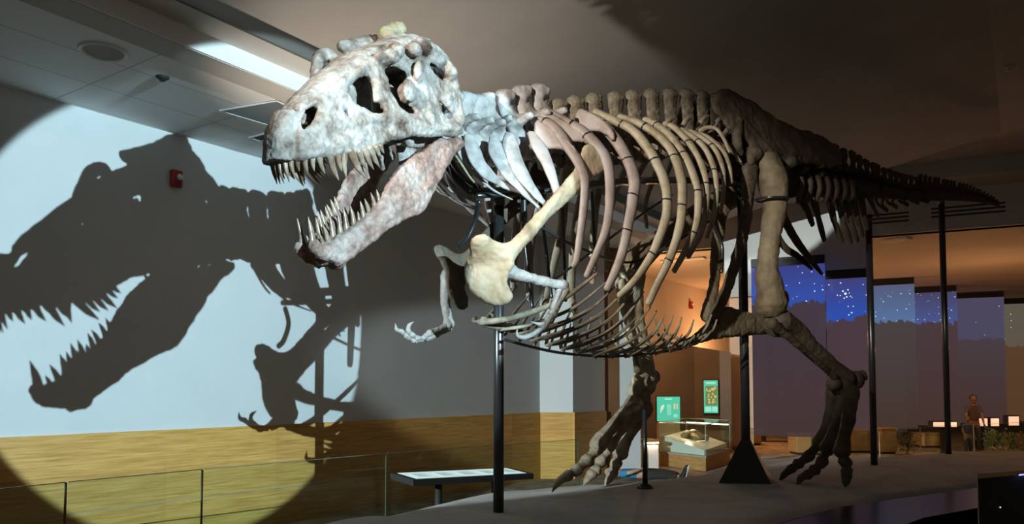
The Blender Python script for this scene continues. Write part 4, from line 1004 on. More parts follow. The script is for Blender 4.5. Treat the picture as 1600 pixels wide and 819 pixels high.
    for f in (lambda p: p, mirror_head):
        tube(bm, [f(PL_(606, 214, .10)), f(PL_(609, 232, .10)), f(PL_(613, 250, .10))], [.018, .014, .008])
        tube(bm, [f(PL_(621, 214, .08)), f(PL_(624, 236, .08)), f(PL_(626, 256, .08))], [.024, .02, .010])
        tube(bm, [f(PL_(640, 210, .12)), f(PL_(640, 232, .11)), f(PL_(634, 258, .10))], [(.10, .03), (.08, .025), (.04, .02)], ref=HD)
    # braincase and skull roof between the eyes, rising nuchal crest
    blob(bm, HO(-.46, 0, 3.78), (.17, .15, .17), R); blob(bm, HO(-.36, 0, 3.66), (.09, .08, .08), R)
    blob(bm, HO(-.66, 0, 3.92), (.20, .20, .09), R); blob(bm, HO(-.88, 0, 3.86), (.14, .16, .06), R)
    def PL(px, py, v): return at_plane(px, py, H0, HN, v)
    crest_ = [PL(595, 62, 0.0), PL(612, 50, .0), PL(628, 44, .0), PL(640, 62, .0)]
    for s in (-1, 1):
        tube(bm, [HO(-.60, 0, 4.05), HO(-.50, s*.12, 4.06), HO(-.42, s*.24, 3.98), HO(-.36, s*.33, 3.86)], [(.05, .09), (.045, .09), (.045, .08), (.05, .07)], ref=HD)
        tube(bm, [HO(-.62, s*.03, 4.03), HO(-.74, s*.15, 3.98), HO(-.80, s*.25, 3.92)], [(.06, .04), (.06, .04), (.05, .05)], ref=HD)
    # horn over the far eye, with a gap below it
    tube(bm, [PL(496, 126, -.15), PL(494, 108, -.19), PL(500, 90, -.22), PL(510, 85, -.22), PL(522, 92, -.18)], [.045, .04, .045, .045, .04])
    tube(bm, [PL(500, 122, -.14), PL(514, 112, -.15), PL(524, 98, -.16)], [.04, .032, .035])
    # long rugged boss lying over the far eye, as in the photograph
    tube(bm, [PL(535, 73, -.22), PL(552, 73, -.2), PL(575, 68, -.16), PL(600, 66, -.10), PL(625, 62, -.04)], [.046, .056, .058, .056, .05])
    tube(bm, [PL(592, 76, .02), PL(610, 68, .04), PL(640, 64, .08), PL(668, 72, .2)], [.05, .055, .05, .05])
    bm = remesh(bm, .0095, 1, .006, 12, .0036)
    return mesh_obj('skull', bm, M['skull'], SK)
skull = build_skull()
bm = bmesh.new()
def PL(px, py, v): return at_plane(px, py, H0, HN, v)
tube(bm, [PL(598, 55, -.02), PL(612, 48, 0), PL(626, 47, .02)], [(.045, .05), (.05, .055), (.05, .055)], n=8, k=12); blob(bm, PL(624, 44, .0), (.05, .05, .03)); blob(bm, PL(606, 60, .0), (.06, .06, .05))
bm = remesh(bm, .010, 1, .012, 14, .003); mesh_obj('nuchal_crest', bm, M['crest'], skull)

def tooth(bm, base, tip, r, lean):
    d = tip-base; L = d.length
    p1 = base-d*.25; pm = base+d*.5+lean*L*.07
    tube(bm, [p1, base, pm, tip], [(r, r*.75), (r, r*.75), (r*.72, r*.5), (r*.12, r*.1)], ref=HD, n=12, k=9)
up_t = [((80, 172), (108, 288)), ((104, 172), (133, 283)), ((129, 170), (165, 260)), ((153, 168), (172, 232)), ((196, 165), (205, 230)), ((230, 168), (241, 240)), ((268, 168), (291, 258)), ((314, 170), (325, 240)), ((352, 170), (383, 255)), ((412, 160), (460, 290)), ((452, 155), (486, 252)), ((490, 158), (502, 272)), ((536, 155), (606, 276)), ((578, 148), (617, 232)), ((612, 142), (654, 230)), ((642, 132), (689, 220)), ((672, 118), (698, 168)), ((694, 105), (713, 142))]
def vt(px): return .085+.165*min(max((px-422)/200.0, 0), 1)
corner = PL(460, 250, .088)
uc, vc, zc = hloc(corner)
fr_t = [(math.radians(80), .15), (math.radians(54), .145), (math.radians(28), .12)]
for ang, ln in fr_t:
    b = HS(uc-.055*math.sin(ang)+.01, vc*math.cos(ang)*.95, zc+.02); t = b+V((0, 0, -ln))+HD*.035
    for f in ((lambda p: p), mirror_head):
        bm = bmesh.new(); tooth(bm, f(b), f(t), .022, -HD); mesh_obj('tooth', bm, M['tooth'], skull)
for i, (b0, t0) in enumerate(up_t[4:]):
    (bx, by), (tx, ty) = B_(b0, t0)
    vb = .082+.17*(bx-455)/140
    b = PL(bx, by, vb); t = PL(tx, ty, vb-.01)
    r = min(.036, .012+(t-b).length*.125)
    for f in ((lambda p: p), mirror_head):
        bm = bmesh.new(); tooth(bm, f(b), f(t), r, -HD); mesh_obj('tooth', bm, M['tooth'], skull)

# ---------------------------------------------------------------- lower jaw
def v_jaw(u, z):
    t = min(max((u+1.46)/.92, 0), 1)
    return .055+.255*t**.62
def JF(px, py): return Hv(px, py, v_jaw)
jaw_o = B_((1145, 55), (1060, 52), (965, 88), (900, 130), (830, 188), (768, 232), (748, 272), (715, 318), (688, 390), (640, 452), (560, 520), (480, 572), (420, 612), (385, 648), (340, 640), (305, 618), (290, 640), (296, 682), (330, 728), (400, 752), (445, 776), (492, 756), (562, 712), (640, 645), (712, 588), (760, 552), (820, 522), (888, 494), (942, 455), (966, 402), (1012, 312), (1040, 262), (1062, 210), (1102, 155), (1150, 115))
jh = [B_((942, 318), (958, 318), (956, 345), (940, 348))]
def build_jaw():
    bm = bmesh.new()
    def half(px, py): return .042 if px < 560 else .032
    plate(bm, jaw_o, jh, JF, .036, .05, 4.0, .010, 9, half, mirror_head)
    for f in ((lambda p: p), mirror_head):
        tube(bm, [f(JF(*p)) for p in B_((420, 690), (520, 650), (640, 570), (760, 470), (860, 400), (960, 300), (1060, 170))], [.05, .055, .05, .045, .04, .04, .04], ref=(0, 0, 1))
        blob(bm, f(JF(*B_((1115, 85))[0])), (.06, .06, .05))
        tube(bm, [f(JF(*p)) for p in B_((1040, 75), (960, 120), (860, 195), (790, 250))], [.035, .03, .03, .025])
    # symphysis
    for px, py, r in [(330, 690, .055), (380, 715, .07), (440, 735, .065), (340, 660, .05)]:
        q = PL(*B_((px, py))[0], 0.0); blob(bm, q, (r, r*1.2, r))
    bm = remesh(bm, .0105, 2, .010, 10, .0035)
    return mesh_obj('lower_jaw', bm, M['jaw'], SK)
jaw = build_jaw()
lo_t = [((316, 650), (290, 496)), ((338, 655), (316, 600)), ((372, 645), (354, 588)), ((400, 622), (370, 534)), ((428, 600), (409, 488)), ((468, 572), (455, 484)), ((503, 552), (485, 444)), ((543, 525), (525, 434)), ((572, 505), (566, 464)), ((598, 488), (580, 408)), ((630, 466), (604, 394)), ((662, 434), (639, 362)), ((686, 408), (671, 344))]
for i, (b0, t0) in enumerate(lo_t):
    (bx, by), (tx, ty) = B_(b0, t0)
    b = JF(bx, by); u, v, z = hloc(b); vv = v-.005 if i > 1 else .04
    b = PL(bx, by+2, vv); t = PL(tx, ty, vv+.005)
    r = min(.030, .010+(t-b).length*.125)
    for f in ((lambda p: p), mirror_head):
        bm = bmesh.new(); tooth(bm, f(b), f(t), r, HD*.5); mesh_obj('tooth', bm, M['tooth'], jaw)

# ---------------------------------------------------------------- vertebrae
def vert_mesh(name, cr, cl, sh, sw_b, sw_t, st, tp, tpz, zyg, seed, voxel, crest_round=.5, fused=True):
    """one vertebra around the origin: x towards the tail, y left, z up"""
    rnd = random.Random(seed); bm = bmesh.new(); X, Y, Z = V((1, 0, 0)), V((0, 1, 0)), V((0, 0, 1))
    tube(bm, [-X*cl*.5, -X*cl*.25, X*0, X*cl*.25, X*cl*.5], [cr, cr*.86, cr*.74, cr*.86, cr], ref=Z, n=10, k=14, closed_round=False)
    box(bm, V((0, 0, cr*.95)), (cl*.72, cr*.9, cr*.9))
    n = 6; pts = [V((-.01+.05*(k/n)*cl, rnd.uniform(-.006, .006), cr*1.1+(sh-cr*1.1)*k/n)) for k in range(n+1)]
    ra = [(sw_b+(sw_t-sw_b)*(k/n)**1.5)*.5*rnd.uniform(.92, 1.08) for k in range(n+1)]; ra[-1] *= .92
    tube(bm, pts, [(a, st*(.5 if k < n-1 else .8)) for k, a in enumerate(ra)], ref=X, n=14, k=12)
    for q in (-1, 0, 1): blob(bm, pts[-1]+X*q*sw_t*.26+Z*rnd.uniform(-.02, .015), (sw_t*.22, st*.8, .035))
    for s in (-1, 1):
        tube(bm, [V((0, s*cr*.35, cr*1.1)), V((cl*.05, s*tp*.6, cr*1.2+(tpz-cr*1.2)*.6)), V((cl*.12, s*tp, tpz))], [(cl*.28, .035), (cl*.24, .028), (cl*.2, .024)], ref=X, n=8, k=10)
        tube(bm, [V((cl*.1, s*cr*.35, cr*1.35)), V((cl*.6, s*cr*.42, cr*1.55))], [zyg, zyg*.8], n=5, k=8)
        tube(bm, [V((-cl*.1, s*cr*.35, cr*1.3)), V((-cl*.55, s*cr*.5, cr*1.35))], [zyg, zyg*.8], n=5, k=8)
    bm = remesh(bm, voxel, 1, .010, 14, .004)
    me = bpy.data.meshes.new(name); bm.normal_update(); bm.to_mesh(me); bm.free()
    for p in me.polygons: p.use_smooth = True
    return me
CERV = [vert_mesh('neck_vertebra', .11, .16, .34, .15, .19, .075, .20, .16, .045, s, .016) for s in (1, 2)]
DORS = [vert_mesh('back_vertebra', .105, .17, .62, .165, .205, .07, .24, .30, .045, s, .016) for s in (4, 5, 6)]
CAUD = [vert_mesh('tail_vertebra', .13, .18, .42, .12, .15, .04, .28, .10, .05, s, .015) for s in (8, 9)]
CAUS = [vert_mesh('tail_vertebra', .11, .22, .28, .10, .16, .045, .16, .06, .05, s, .018) for s in (11,)]
def place_vert(me, mat, name, p, tail_dir, up, s, parent=SK):
    x = tail_dir.normalized(); y = up.cross(x).normalized(); z = x.cross(y)
    o = bpy.data.objects.new(name, me); COL.objects.link(o); o.parent = parent
    if not me.materials: me.materials.append(mat)
    o.matrix_basis = Matrix.Translation(p-V(SK['_base'])) @ Matrix((x, y, z)).transposed().to_4x4() @ Matrix.Diagonal((*(s if hasattr(s, '__len__') else (s, s, s)), 1))
    return o
UP = V((0, 0, 1))
# neck: from the skull back to the shoulders
neck_pts = [HO(-.30, 0, 3.64), HO(-.14, 0, 3.58), T(752, 226, .0), T(790, 222, 0), T(832, 215, 0), T(868, 212, 0)]
NP, _ = catmull(neck_pts, [0]*len(neck_pts), 60)
def along(P, k, n):
    L = [0]
    for a, b in zip(P, P[1:]): L.append(L[-1]+(b-a).length)
    out = []
    for i in range(n):
        d = L[-1]*(i+.5)/n; j = max(q for q in range(len(L)) if L[q] <= d); j = min(j, len(P)-2)
        out.append((P[j].lerp(P[j+1], (d-L[j])/(L[j+1]-L[j])), (P[j+1]-P[j]).normalized()))
    return out
for i, (p, d) in enumerate(along(NP, 0, 9)):
    s = 1.08+.03*i
    place_vert(CERV[i % 2], M['neckrib'], 'neck_vertebra', p-UP*.055, d, UP, (1.05, s, s))
# back: top outline of the spines read from the photograph
back_top = [(858, 163), (885, 161), (912, 157), (940, 153), (968, 150), (996, 147), (1024, 145), (1052, 144), (1078, 144), (1101, 147), (1122, 152)]
for i, (px, py) in enumerate(back_top):
    top = T(px, py, 0); hs = (.92 if i > 1 else .8); p = top-UP*.62*hs*1.02
    place_vert(DORS[i % 3], M['vert'], 'back_vertebra', p, TD+UP*(.18 if i < 4 else .1), UP, (1.02, hs, hs))
# sacrum between the hips
bm = bmesh.new(); a, b = S(2.75, 0, 3.42), S(4.75, 0, 3.42)
tube(bm, [a, a.lerp(b, .5)+UP*.03, b], [.12, .13, .12], n=12, k=14)
for k in range(6):
    c = a.lerp(b, (k+.5)/6); tube(bm, [c, c+UP*(.55-.05*k)], [(.12, .03), (.14, .04)], ref=TD, n=6, k=10)
    for s in (-1, 1): tube(bm, [c, c+TN*s*.22+UP*.1], [(.07, .04), (.08, .05)], ref=TD, n=5, k=8)
bm = remesh(bm, .02, 1, .012, 9, .004); mesh_obj('sacrum', bm, M['pelvis'], SK)
# tail
tail_c = [(1236, 276), (1268, 278), (1300, 281), (1326, 284), (1345, 288), (1362, 291), (1390, 296), (1415, 300), (1440, 302), (1461, 303), (1484, 304), (1507, 306), (1530, 310), (1546, 314), (1560, 319)]
tail_h = [.74, .72, .66, .60, .55, .47, .40, .36, .33, .30, .27, .24, .19, .15, .10]      # full height in metres of a vertebra
TP, TH = catmull([T(x, y, 0) for x, y in tail_c], tail_h, 120)
def along2(P, H, steps):
    L = [0]
    for a, b in zip(P, P[1:]): L.append(L[-1]+(b-a).length)
    out = []; d = 0.08; 
    while d < L[-1]:
        j = max(q for q in range(len(L)) if L[q] <= d); j = min(j, len(P)-2)
        h = H[j]; out.append((P[j], (P[j+1]-P[j]).normalized(), h)); d += max(.085, .10+.14*h)
    return out
for i, (p, d, h) in enumerate(along2(TP, TH, 0)):
    if h > .33:
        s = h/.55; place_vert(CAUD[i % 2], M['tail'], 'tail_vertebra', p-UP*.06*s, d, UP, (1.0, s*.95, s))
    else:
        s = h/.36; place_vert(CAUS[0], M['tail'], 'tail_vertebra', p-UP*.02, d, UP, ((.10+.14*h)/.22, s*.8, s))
for k, x in enumerate((1244, 1258, 1272, 1286, 1299, 1312, 1324)):
    for s in (1, -1):
        bm = bmesh.new(); y = 268+k*1.5; tube(bm, [T(x, y, .10*s), T(x+7, y+8, .24*s), T(x+9, y+26, .27*s), T(x+3, y+48-2*k, .20*s)], [(.045, .03), (.04, .026), (.04, .024), (.03, .02)], ref=TD, n=18, k=8, rough=.12, seed=k)
        mesh_obj('transverse_process', bm, M['pelvis'], SK)
# chevrons below the tail
chev = [((1252, 312), (1262, 330), (1270, 352)), ((1272, 314), (1278, 338), (1288, 376)), ((1296, 310), (1303, 345), (1316, 378)), ((1310, 310), (1318, 348), (1330, 380)), ((1321, 310), (1330, 348), (1340, 377)), ((1332, 308), (1340, 342), (1348, 369)), ((1344, 306), (1350, 336), (1356, 358)), ((1359, 308), (1366, 326), (1372, 338)), ((1375, 318), (1380, 325), (1387, 329)), ((1391, 316), (1396, 321), (1402, 324)), ((1409, 314), (1413, 318), (1419, 320)), ((1425, 312), (1429, 315), (1436, 317)), ((1441, 312), (1445, 314), (1451, 315))]
for i, c in enumerate(chev):
    bm = bmesh.new(); r = .036 if i < 7 else .024
    P = [T(x, y, 0) for x, y in c]
    for s in (-1, 1): tube(bm, [P[0]+TN*s*.06+UP*.08, P[0]+TN*s*.03, P[1]], [r*.7, r*.7, r], n=8, k=8)
    tube(bm, [P[1], P[1].lerp(P[2], .5), P[2]], [(r*1.2, r*.7), (r*1.5, r*.7), (r*1.2, r*.5)], ref=TD, n=8, k=8)
    mesh_obj('chevron', bm, M['tail'], SK)

# ---------------------------------------------------------------- ribs
def rib(pts, vs, r0, r1, mat, name='rib', flat=1.75, bands=(), both=True, rmid=None):
    P = [T(x, y, v) for (x, y), v in zip(pts, vs)]
    n = len(P); rad = []
    for i in range(n):
        t = i/(n-1); r = r0+(r1-r0)*t
        if rmid: r = r0*(1-t)**2+2*rmid*t*(1-t)+r1*t*t
        rad.append((r*flat, r))
    for k, f in enumerate(((lambda p: p), mirror) if both else ((lambda p: p),)):
        bm = bmesh.new(); tube(bm, [f(p) for p in P], rad, n=n*7, k=10, ref=TD, rough=.12, seed=pts[0][0])
        o = mesh_obj(name, bm, mat, SK)
        if k == 0 and bands:
            Q, R = catmull(P, rad, 60)
            for b in bands:
                i = int(b*59); d = (Q[i+1]-Q[i-1]).normalized()*.006; bm = bmesh.new()
                tube(bm, [Q[i]-d, Q[i]+d], [(R[i][0]+.004, R[i][1]+.004)]*2, n=3, k=12, ref=TD, closed_round=False)
                mesh_obj('wire_band', bm, M['steel'], o)
bm_ = (.16, .38, .62, .80)
rib([(838, 190), (862, 196), (890, 232), (910, 268), (914, 300), (903, 395), (896, 416)], [.16, .30, .44, .54, .56, .50, .46], .045, .016, M['ribpink'], bands=(.12,))
rib([(851, 177), (900, 199), (926, 220), (946, 246), (953, 285), (949, 349), (932, 396), (916, 432)], [.15, .34, .46, .54, .60, .60, .54, .48], .048, .016, M['ribpink'], bands=(.12, .25))
rib([(910, 180), (936, 190), (962, 219), (981, 250), (991, 280), (989, 310), (984, 340), (971, 399), (949, 452)], [.14, .30, .46, .56, .61, .63, .64, .60, .50], .044, .024, M['ribpink'], bands=bm_, rmid=.040)
rib([(931, 176), (955, 187), (987, 203), (1010, 228), (1027, 257), (1038, 283), (1042, 310), (1040, 343), (1018, 399), (992, 438), (967, 463)], [.13, .24, .40, .52, .60, .65, .67, .68, .64, .56, .48], .040, .020, M['rib'], bands=bm_, rmid=.036)
rib([(968, 184), (995, 191), (1027, 211), (1049, 235), (1061, 265), (1066, 297), (1063, 349), (1048, 399), (1028, 442), (1013, 475)], [.13, .24, .40, .53, .62, .67, .68, .63, .55, .47], .036, .022, M['rib'], bands=bm_, rmid=.034)
rib([(1008, 188), (1022, 193), (1046, 211), (1068, 241), (1082, 270), (1091, 303), (1088, 349), (1074, 386), (1053, 424)], [.12, .20, .36, .52, .61, .66, .66, .60, .52], .034, .018, M['rib'], bands=bm_, rmid=.032)
rib([(1040, 194), (1053, 199), (1076, 222), (1094, 252), (1103, 283), (1104, 315), (1096, 363), (1075, 402)], [.12, .20, .38, .52, .60, .63, .60, .52], .032, .016, M['rib'], bands=(.3, .6))
rib([(1064, 203), (1077, 210), (1097, 226), (1111, 250), (1119, 282), (1117, 330), (1104, 371)], [.12, .20, .36, .48, .56, .57, .50], .030, .015, M['rib'], bands=(.3, .6))
rib([(1078, 206), (1090, 211), (1113, 228), (1127, 255), (1131, 292), (1126, 332)], [.12, .2, .34, .44, .5, .47], .028, .014, M['rib'], bands=(.4,))
rib([(1090, 210), (1105, 214), (1130, 236), (1140, 261), (1143, 286)], [.12, .2, .34, .42, .44], .026, .012, M['rib'])
rib([(1094, 206), (1105, 200), (1120, 202), (1132, 219), (1140, 238)], [.12, .18, .26, .34, .38], .024, .012, M['rib'])
rib([(1136, 226), (1146, 238), (1158, 253)], [.2, .27, .32], .022, .010, M['rib'])
# web of the first broad rib under the neck
bm = bmesh.new()
def TV(v0): return lambda px, py: T(px, py, v0+.30*min(max((px-836)/70, 0), 1))
plate(bm, crop(4.096, 680, 140, [(640, 172), (700, 215), (800, 285), (880, 345), (925, 425), (905, 465), (850, 400), (790, 380), (720, 383), (660, 402), (628, 330)]), [], TV(.22), .018, .03, 3.0, .005)
mesh_obj('rib_web', bm, M['ribpink'], SK)
bm = bmesh.new()
plate(bm, crop(4.096, 680, 140, [(650, 165), (720, 140), (800, 180), (900, 240), (985, 300), (1060, 370), (1098, 412), (1040, 390), (960, 340), (900, 335), (800, 330), (730, 240)]), [], lambda px, py: T(px, py, .18+.34*min(max((px-840)/105, 0), 1)), .020, .03, 3.0, .005)
mesh_obj('rib_web', bm, M['ribpink'], SK)
bm = bmesh.new()
plate(bm, crop(4.096, 680, 140, [(900, 155), (925, 115), (985, 140), (1060, 180), (1147, 260), (1147, 345), (1080, 280), (1000, 265), (930, 275), (890, 215)]), [], lambda px, py: T(px, py, .14+.38*min(max((px-900)/60, 0), 1)), .020, .03, 3.0, .005)
mesh_obj('rib_web', bm, M['ribpink'], SK)
# neck ribs: broad pale blades that taper to long tips
def blade(pts, vs, wd, mat, th=.016):
    P = [T(x, y, v) for (x, y), v in zip(pts, vs)]
    for f in ((lambda p: p), mirror):
        bm = bmesh.new(); tube(bm, [f(p) for p in P], [(a, th*(1 if a > .03 else .7)) for a in wd], n=30, k=12, ref=TD+UP*.3, rough=.10, seed=pts[0][0]); mesh_obj('neck_rib', bm, mat, SK)
blade([(733, 212), (741, 240), (756, 265), (782, 286), (816, 303)], [.22, .28, .30, .30, .28], [.045, .078, .062, .030, .009], M['neckrib'])
blade([(772, 216), (778, 240), (792, 268), (816, 297), (840, 322), (854, 344)], [.24, .31, .34, .36, .36, .35], [.045, .086, .066, .036, .018, .008], M['neckrib'])
blade([(797, 210), (800, 236), (814, 270), (835, 300), (850, 317), (866, 333)], [.24, .32, .36, .40, .41, .41], [.045, .082, .074, .044, .024, .008], M['neckrib'])
blade([(831, 209), (844, 234), (857, 260), (867, 290), (876, 322)], [.22, .34, .40, .44, .45], [.045, .076, .06, .042, .030], M['ribpink'], .022)
blade([(721, 240), (735, 262), (752, 281), (772, 298), (800, 312)], [.2, .24, .25, .25, .24], [.018, .016, .013, .010, .006], M['neckrib'], .012)
blade([(716, 208), (722, 232), (731, 256), (744, 276)], [.14, .19, .21, .20], [.045, .06, .04, .012], M['neckrib'])
blade([(712, 243), (722, 258), (733, 275), (741, 285)], [.2, .22, .23, .23], [.012, .011, .010, .008], M['crest'], .009)

# ---------------------------------------------------------------- shoulder blade and coracoid
sc_o = [(866, 333), (831, 372), (815, 392), (806, 405), (799, 414), (796, 424), (797, 432), (794, 435), (790, 433), (786, 443), (790, 454), (801, 461), (803, 467), (790, 478), (766, 479), (743, 466), (728, 448), (724, 427), (725, 410), (735, 395), (732, 385), (738, 371), (750, 365), (761, 366), (776, 377), (788, 380), (800, 376), (831, 339), (866, 306), (893, 274), (906, 246), (910, 228), (922, 223), (944, 238), (956, 257), (953, 266), (935, 274), (914, 292), (895, 310)]
def v_sc(px, py):
    t = min(max((py-300)/180.0, 0), 1); v = .48-.06*t
    if px < 800: v -= .26*((800-px)/75.0)**1.1*min(1, max(0, (py-355)/60))
    return v
def SCM(px, py): return T(px, py, v_sc(px, py))
sm = [(862, 322), (790, 420)]
def far_blade(p):
    u_, v_, h_ = loc(p); return S(u_, -.36*v_, h_)
for f, nm in ((None, 0), (far_blade, 1)):
    bm = bmesh.new(); plate(bm, sc_o, [], SCM, .032, .07, 3.5, .008, 7)
    tube(bm, [SCM(*p) for p in [(905, 262), (862, 318), (820, 372), (790, 398)]], [.018, .042, .052, .04], n=14, k=10)
    tube(bm, [SCM(*p) for p in [(796, 404), (780, 398), (760, 384), (745, 378)]], [.05, .035, .03, .03], n=10, k=10)
    tube(bm, [SCM(*p) for p in [(796, 412), (788, 428), (788, 444), (797, 462)]], [.045, .035, .026, .025], n=10, k=10)
    if f:
        for v in bm.verts: v.co = f(v.co)
        bmesh.ops.reverse_faces(bm, faces=bm.faces[:])
    bm = remesh(bm, .011, 2, .006, 8, .002)
    mesh_obj('shoulder_blade', bm, M['pelvis'] if f else M['scap'], SK)  # far blade takes the dark bone: shadow of the neck painted in
# ---------------------------------------------------------------- arms
def long_bone(name, P, rad, mat, knobs=(), vox=.009, parent=SK, rough=.006):
    bm = bmesh.new(); tube(bm, P, rad, n=len(P)*6, k=14)
    for c, r in knobs: blob(bm, c, r)
    bm = remesh(bm, vox, 1, rough, 12, .002)
    return mesh_obj(name, bm, mat, parent)
def arm(M2, hum, rad_, uln, wrist, digits, vfun):
    q = [M2(x, y, v) for x, y, v in hum]
    long_bone('humerus', q, [.058, .052, .042, .038, .048], M['arm'], [(q[0], .066), (q[-1], .052)])
    q = [M2(x, y, v) for x, y, v in rad_]; long_bone('radius', q, [.030, .024, .030], M['arm'], vox=.007)
    q = [M2(x, y, v) for x, y, v in uln]; long_bone('ulna', q, [.038, .026, .030], M['arm'], vox=.007)
    bm = bmesh.new()
    for x, y, v in wrist: blob(bm, M2(x, y, v), .026)
    bm = remesh(bm, .007, 1, .004, 14); mesh_obj('wrist_bones', bm, M['arm'], SK)
    for dg in digits:
        q = [M2(x, y, v) for x, y, v in dg[0]]
        for a, b in zip(q[:-3], q[1:-2]):
            m = a.lerp(b, .5); d = (b-a)*.08; long_bone('finger_bone', [a+d, m, b-d], [.025, .018, .023], M['arm'], vox=.006, rough=.003)
        bm = bmesh.new(); tube(bm, q[-3:], [.022, .017, .004], n=14, k=10); mesh_obj('claw', bm, M['arm'], SK)
near = lambda x, y, v: T(x, y, v)
arm(near, [(795, 423, .36), (810, 430, .38), (836, 437, .41), (862, 443, .43), (880, 447, .43)],
    [(873, 453, .43), (869, 468, .42), (864, 483, .41)], [(884, 452, .44), (876, 468, .43), (868, 483, .42)],
    [(865, 486, .42), (861, 489, .41), (866, 491, .42)],
    [([(860, 491, .40), (853, 501, .38), (855, 504, .38), (844, 507, .36), (830, 503, .34)], 0), ([(862, 493, .41), (856, 504, .40), (851, 512, .39), (840, 518, .38), (830, 524, .37), (818, 528, .36), (808, 525, .35), (808, 514, .35)], 0)], None)
arm(near, [(700, 430, -.44), (697, 450, -.46), (696, 470, -.47), (699, 492, -.48), (701, 506, -.48)],
    [(699, 508, -.48), (685, 515, -.48), (670, 521, -.48)], [(701, 512, -.5), (686, 521, -.5), (670, 528, -.5)],
    [(666, 524, -.49), (663, 527, -.49), (667, 530, -.5)],
    [([(662, 528, -.49), (652, 529, -.48), (645, 524, -.48), (638, 517, -.48), (639, 509, -.48), (646, 503, -.48)], 0), ([(660, 531, -.5), (648, 533, -.5), (636, 526, -.5), (628, 518, -.5), (620, 515, -.5), (618, 506, -.5)], 0)], None)

# ---------------------------------------------------------------- belly ribs
keel = [(752, 504), (790, 518), (820, 528), (850, 538), (880, 546), (915, 551), (950, 552), (985, 551), (1015, 547), (1045, 541), (1072, 534), (1098, 524)]
tips = [(930, 430), (947, 441), (960, 449), (975, 455), (990, 456), (1006, 456), (1016, 480), (1026, 486), (1038, 492), (1052, 493), (1065, 496), (1084, 500), (1112, 492)]
KP, _ = catmull([T(x, y, 0) for x, y in keel], [0]*len(keel), 15)
for i in range(14):
    k = KP[i]; tx, ty = tips[min(i, 12)]
    if i == 13: tx, ty = 1120, 500
    vt_ = .50-.012*i
    tip = T(tx, ty, vt_) if i else T(932, 428, .52)
    u0, v0, h0 = loc(k); u1, v1, h1 = loc(tip)
    m1 = S(u0+.25*(u1-u0), v0+.38*(v1-v0), h0+.10*(h1-h0)); m2 = S(u0+.62*(u1-u0), v0+.82*(v1-v0), h0+.45*(h1-h0))
    r = .026 if i == 0 else .0165
    for f in ((lambda p: p), mirror):
        bm = bmesh.new(); tube(bm, [f(q) for q in (k, m1, m2, tip)], [r*1.05, r, r*.85, r*.45], n=22, k=8, rough=.12, seed=i); mesh_obj('belly_rib', bm, M['gast'], SK)
        if i % 1 == 0 and i > 0 and i < 13:
            bm = bmesh.new(); d = V((0, 0, -.045))+TD*.03
            a = S(u0+.12*(u1-u0), v0+.2*(v1-v0), h0+.02*(h1-h0))+d; b = S(u0+.55*(u1-u0), v0+.72*(v1-v0), h0+.34*(h1-h0))+d*1.2; c = S(u0+.80*(u1-u0), v0+.95*(v1-v0), h0+.66*(h1-h0))+d*1.3
            tube(bm, [f(q) for q in (a, b, c)], [.013, .012, .006], n=16, k=7, rough=.1, seed=i+5); mesh_obj('belly_rib', bm, M['gast'], SK)
bm = bmesh.new(); tube(bm, [T(740, 499, .0), T(768, 506, .0), T(800, 514, 0), T(826, 526, 0)], [(.03, .02), (.045, .03), (.04, .03), (.02, .02)], n=20, k=10, ref=UP); bm = remesh(bm, .01, 1, .006, 12); mesh_obj('breast_plate', bm, M['gast'], SK)

# ---------------------------------------------------------------- hips
il_o = [(1110, 160), (1115, 146), (1130, 138), (1146, 141), (1159, 151), (1169, 155), (1189, 168), (1212, 184), (1235, 197), (1258, 204), (1285, 212), (1301, 221), (1311, 232), (1315, 246), (1313, 260), (1298, 264), (1278, 259), (1258, 256), (1238, 262), (1226, 252), (1200, 246), (1186, 246), (1176, 262), (1168, 258), (1168, 240), (1172, 228), (1163, 213), (1140, 206), (1130, 193), (1116, 176)]
IL = lambda px, py: T(px, py, .20+.14*min(max((py-150)/90, 0), 1))
for f in (None, mirror):
    bm = bmesh.new(); plate(bm, il_o, [], IL, .04, .07, 4.0, .012, 6)
    tube(bm, [IL(*p) for p in [(1128, 150), (1150, 180), (1180, 215), (1200, 240)]], [.05, .06, .05, .06], n=14, k=10)
    tube(bm, [IL(*p) for p in [(1200, 240), (1240, 240), (1290, 246), (1308, 250)]], [.05, .055, .07, .05], n=14, k=10)
    blob(bm, T(1178, 240, .33), .09); blob(bm, T(1232, 252, .34), (.10, .09, .08))
    tube(bm, [IL(1150, 190), T(1152, 222, .3), T(1158, 240, .28)], [.07, .05, .03], n=8, k=8)
    if f:
        for v in bm.verts: v.co = f(v.co)
        bmesh.ops.reverse_faces(bm, faces=bm.faces[:])
    bm = remesh(bm, .018, 2, .014, 5, .004); mesh_obj('hip_bone', bm, M['pelvis'], SK)
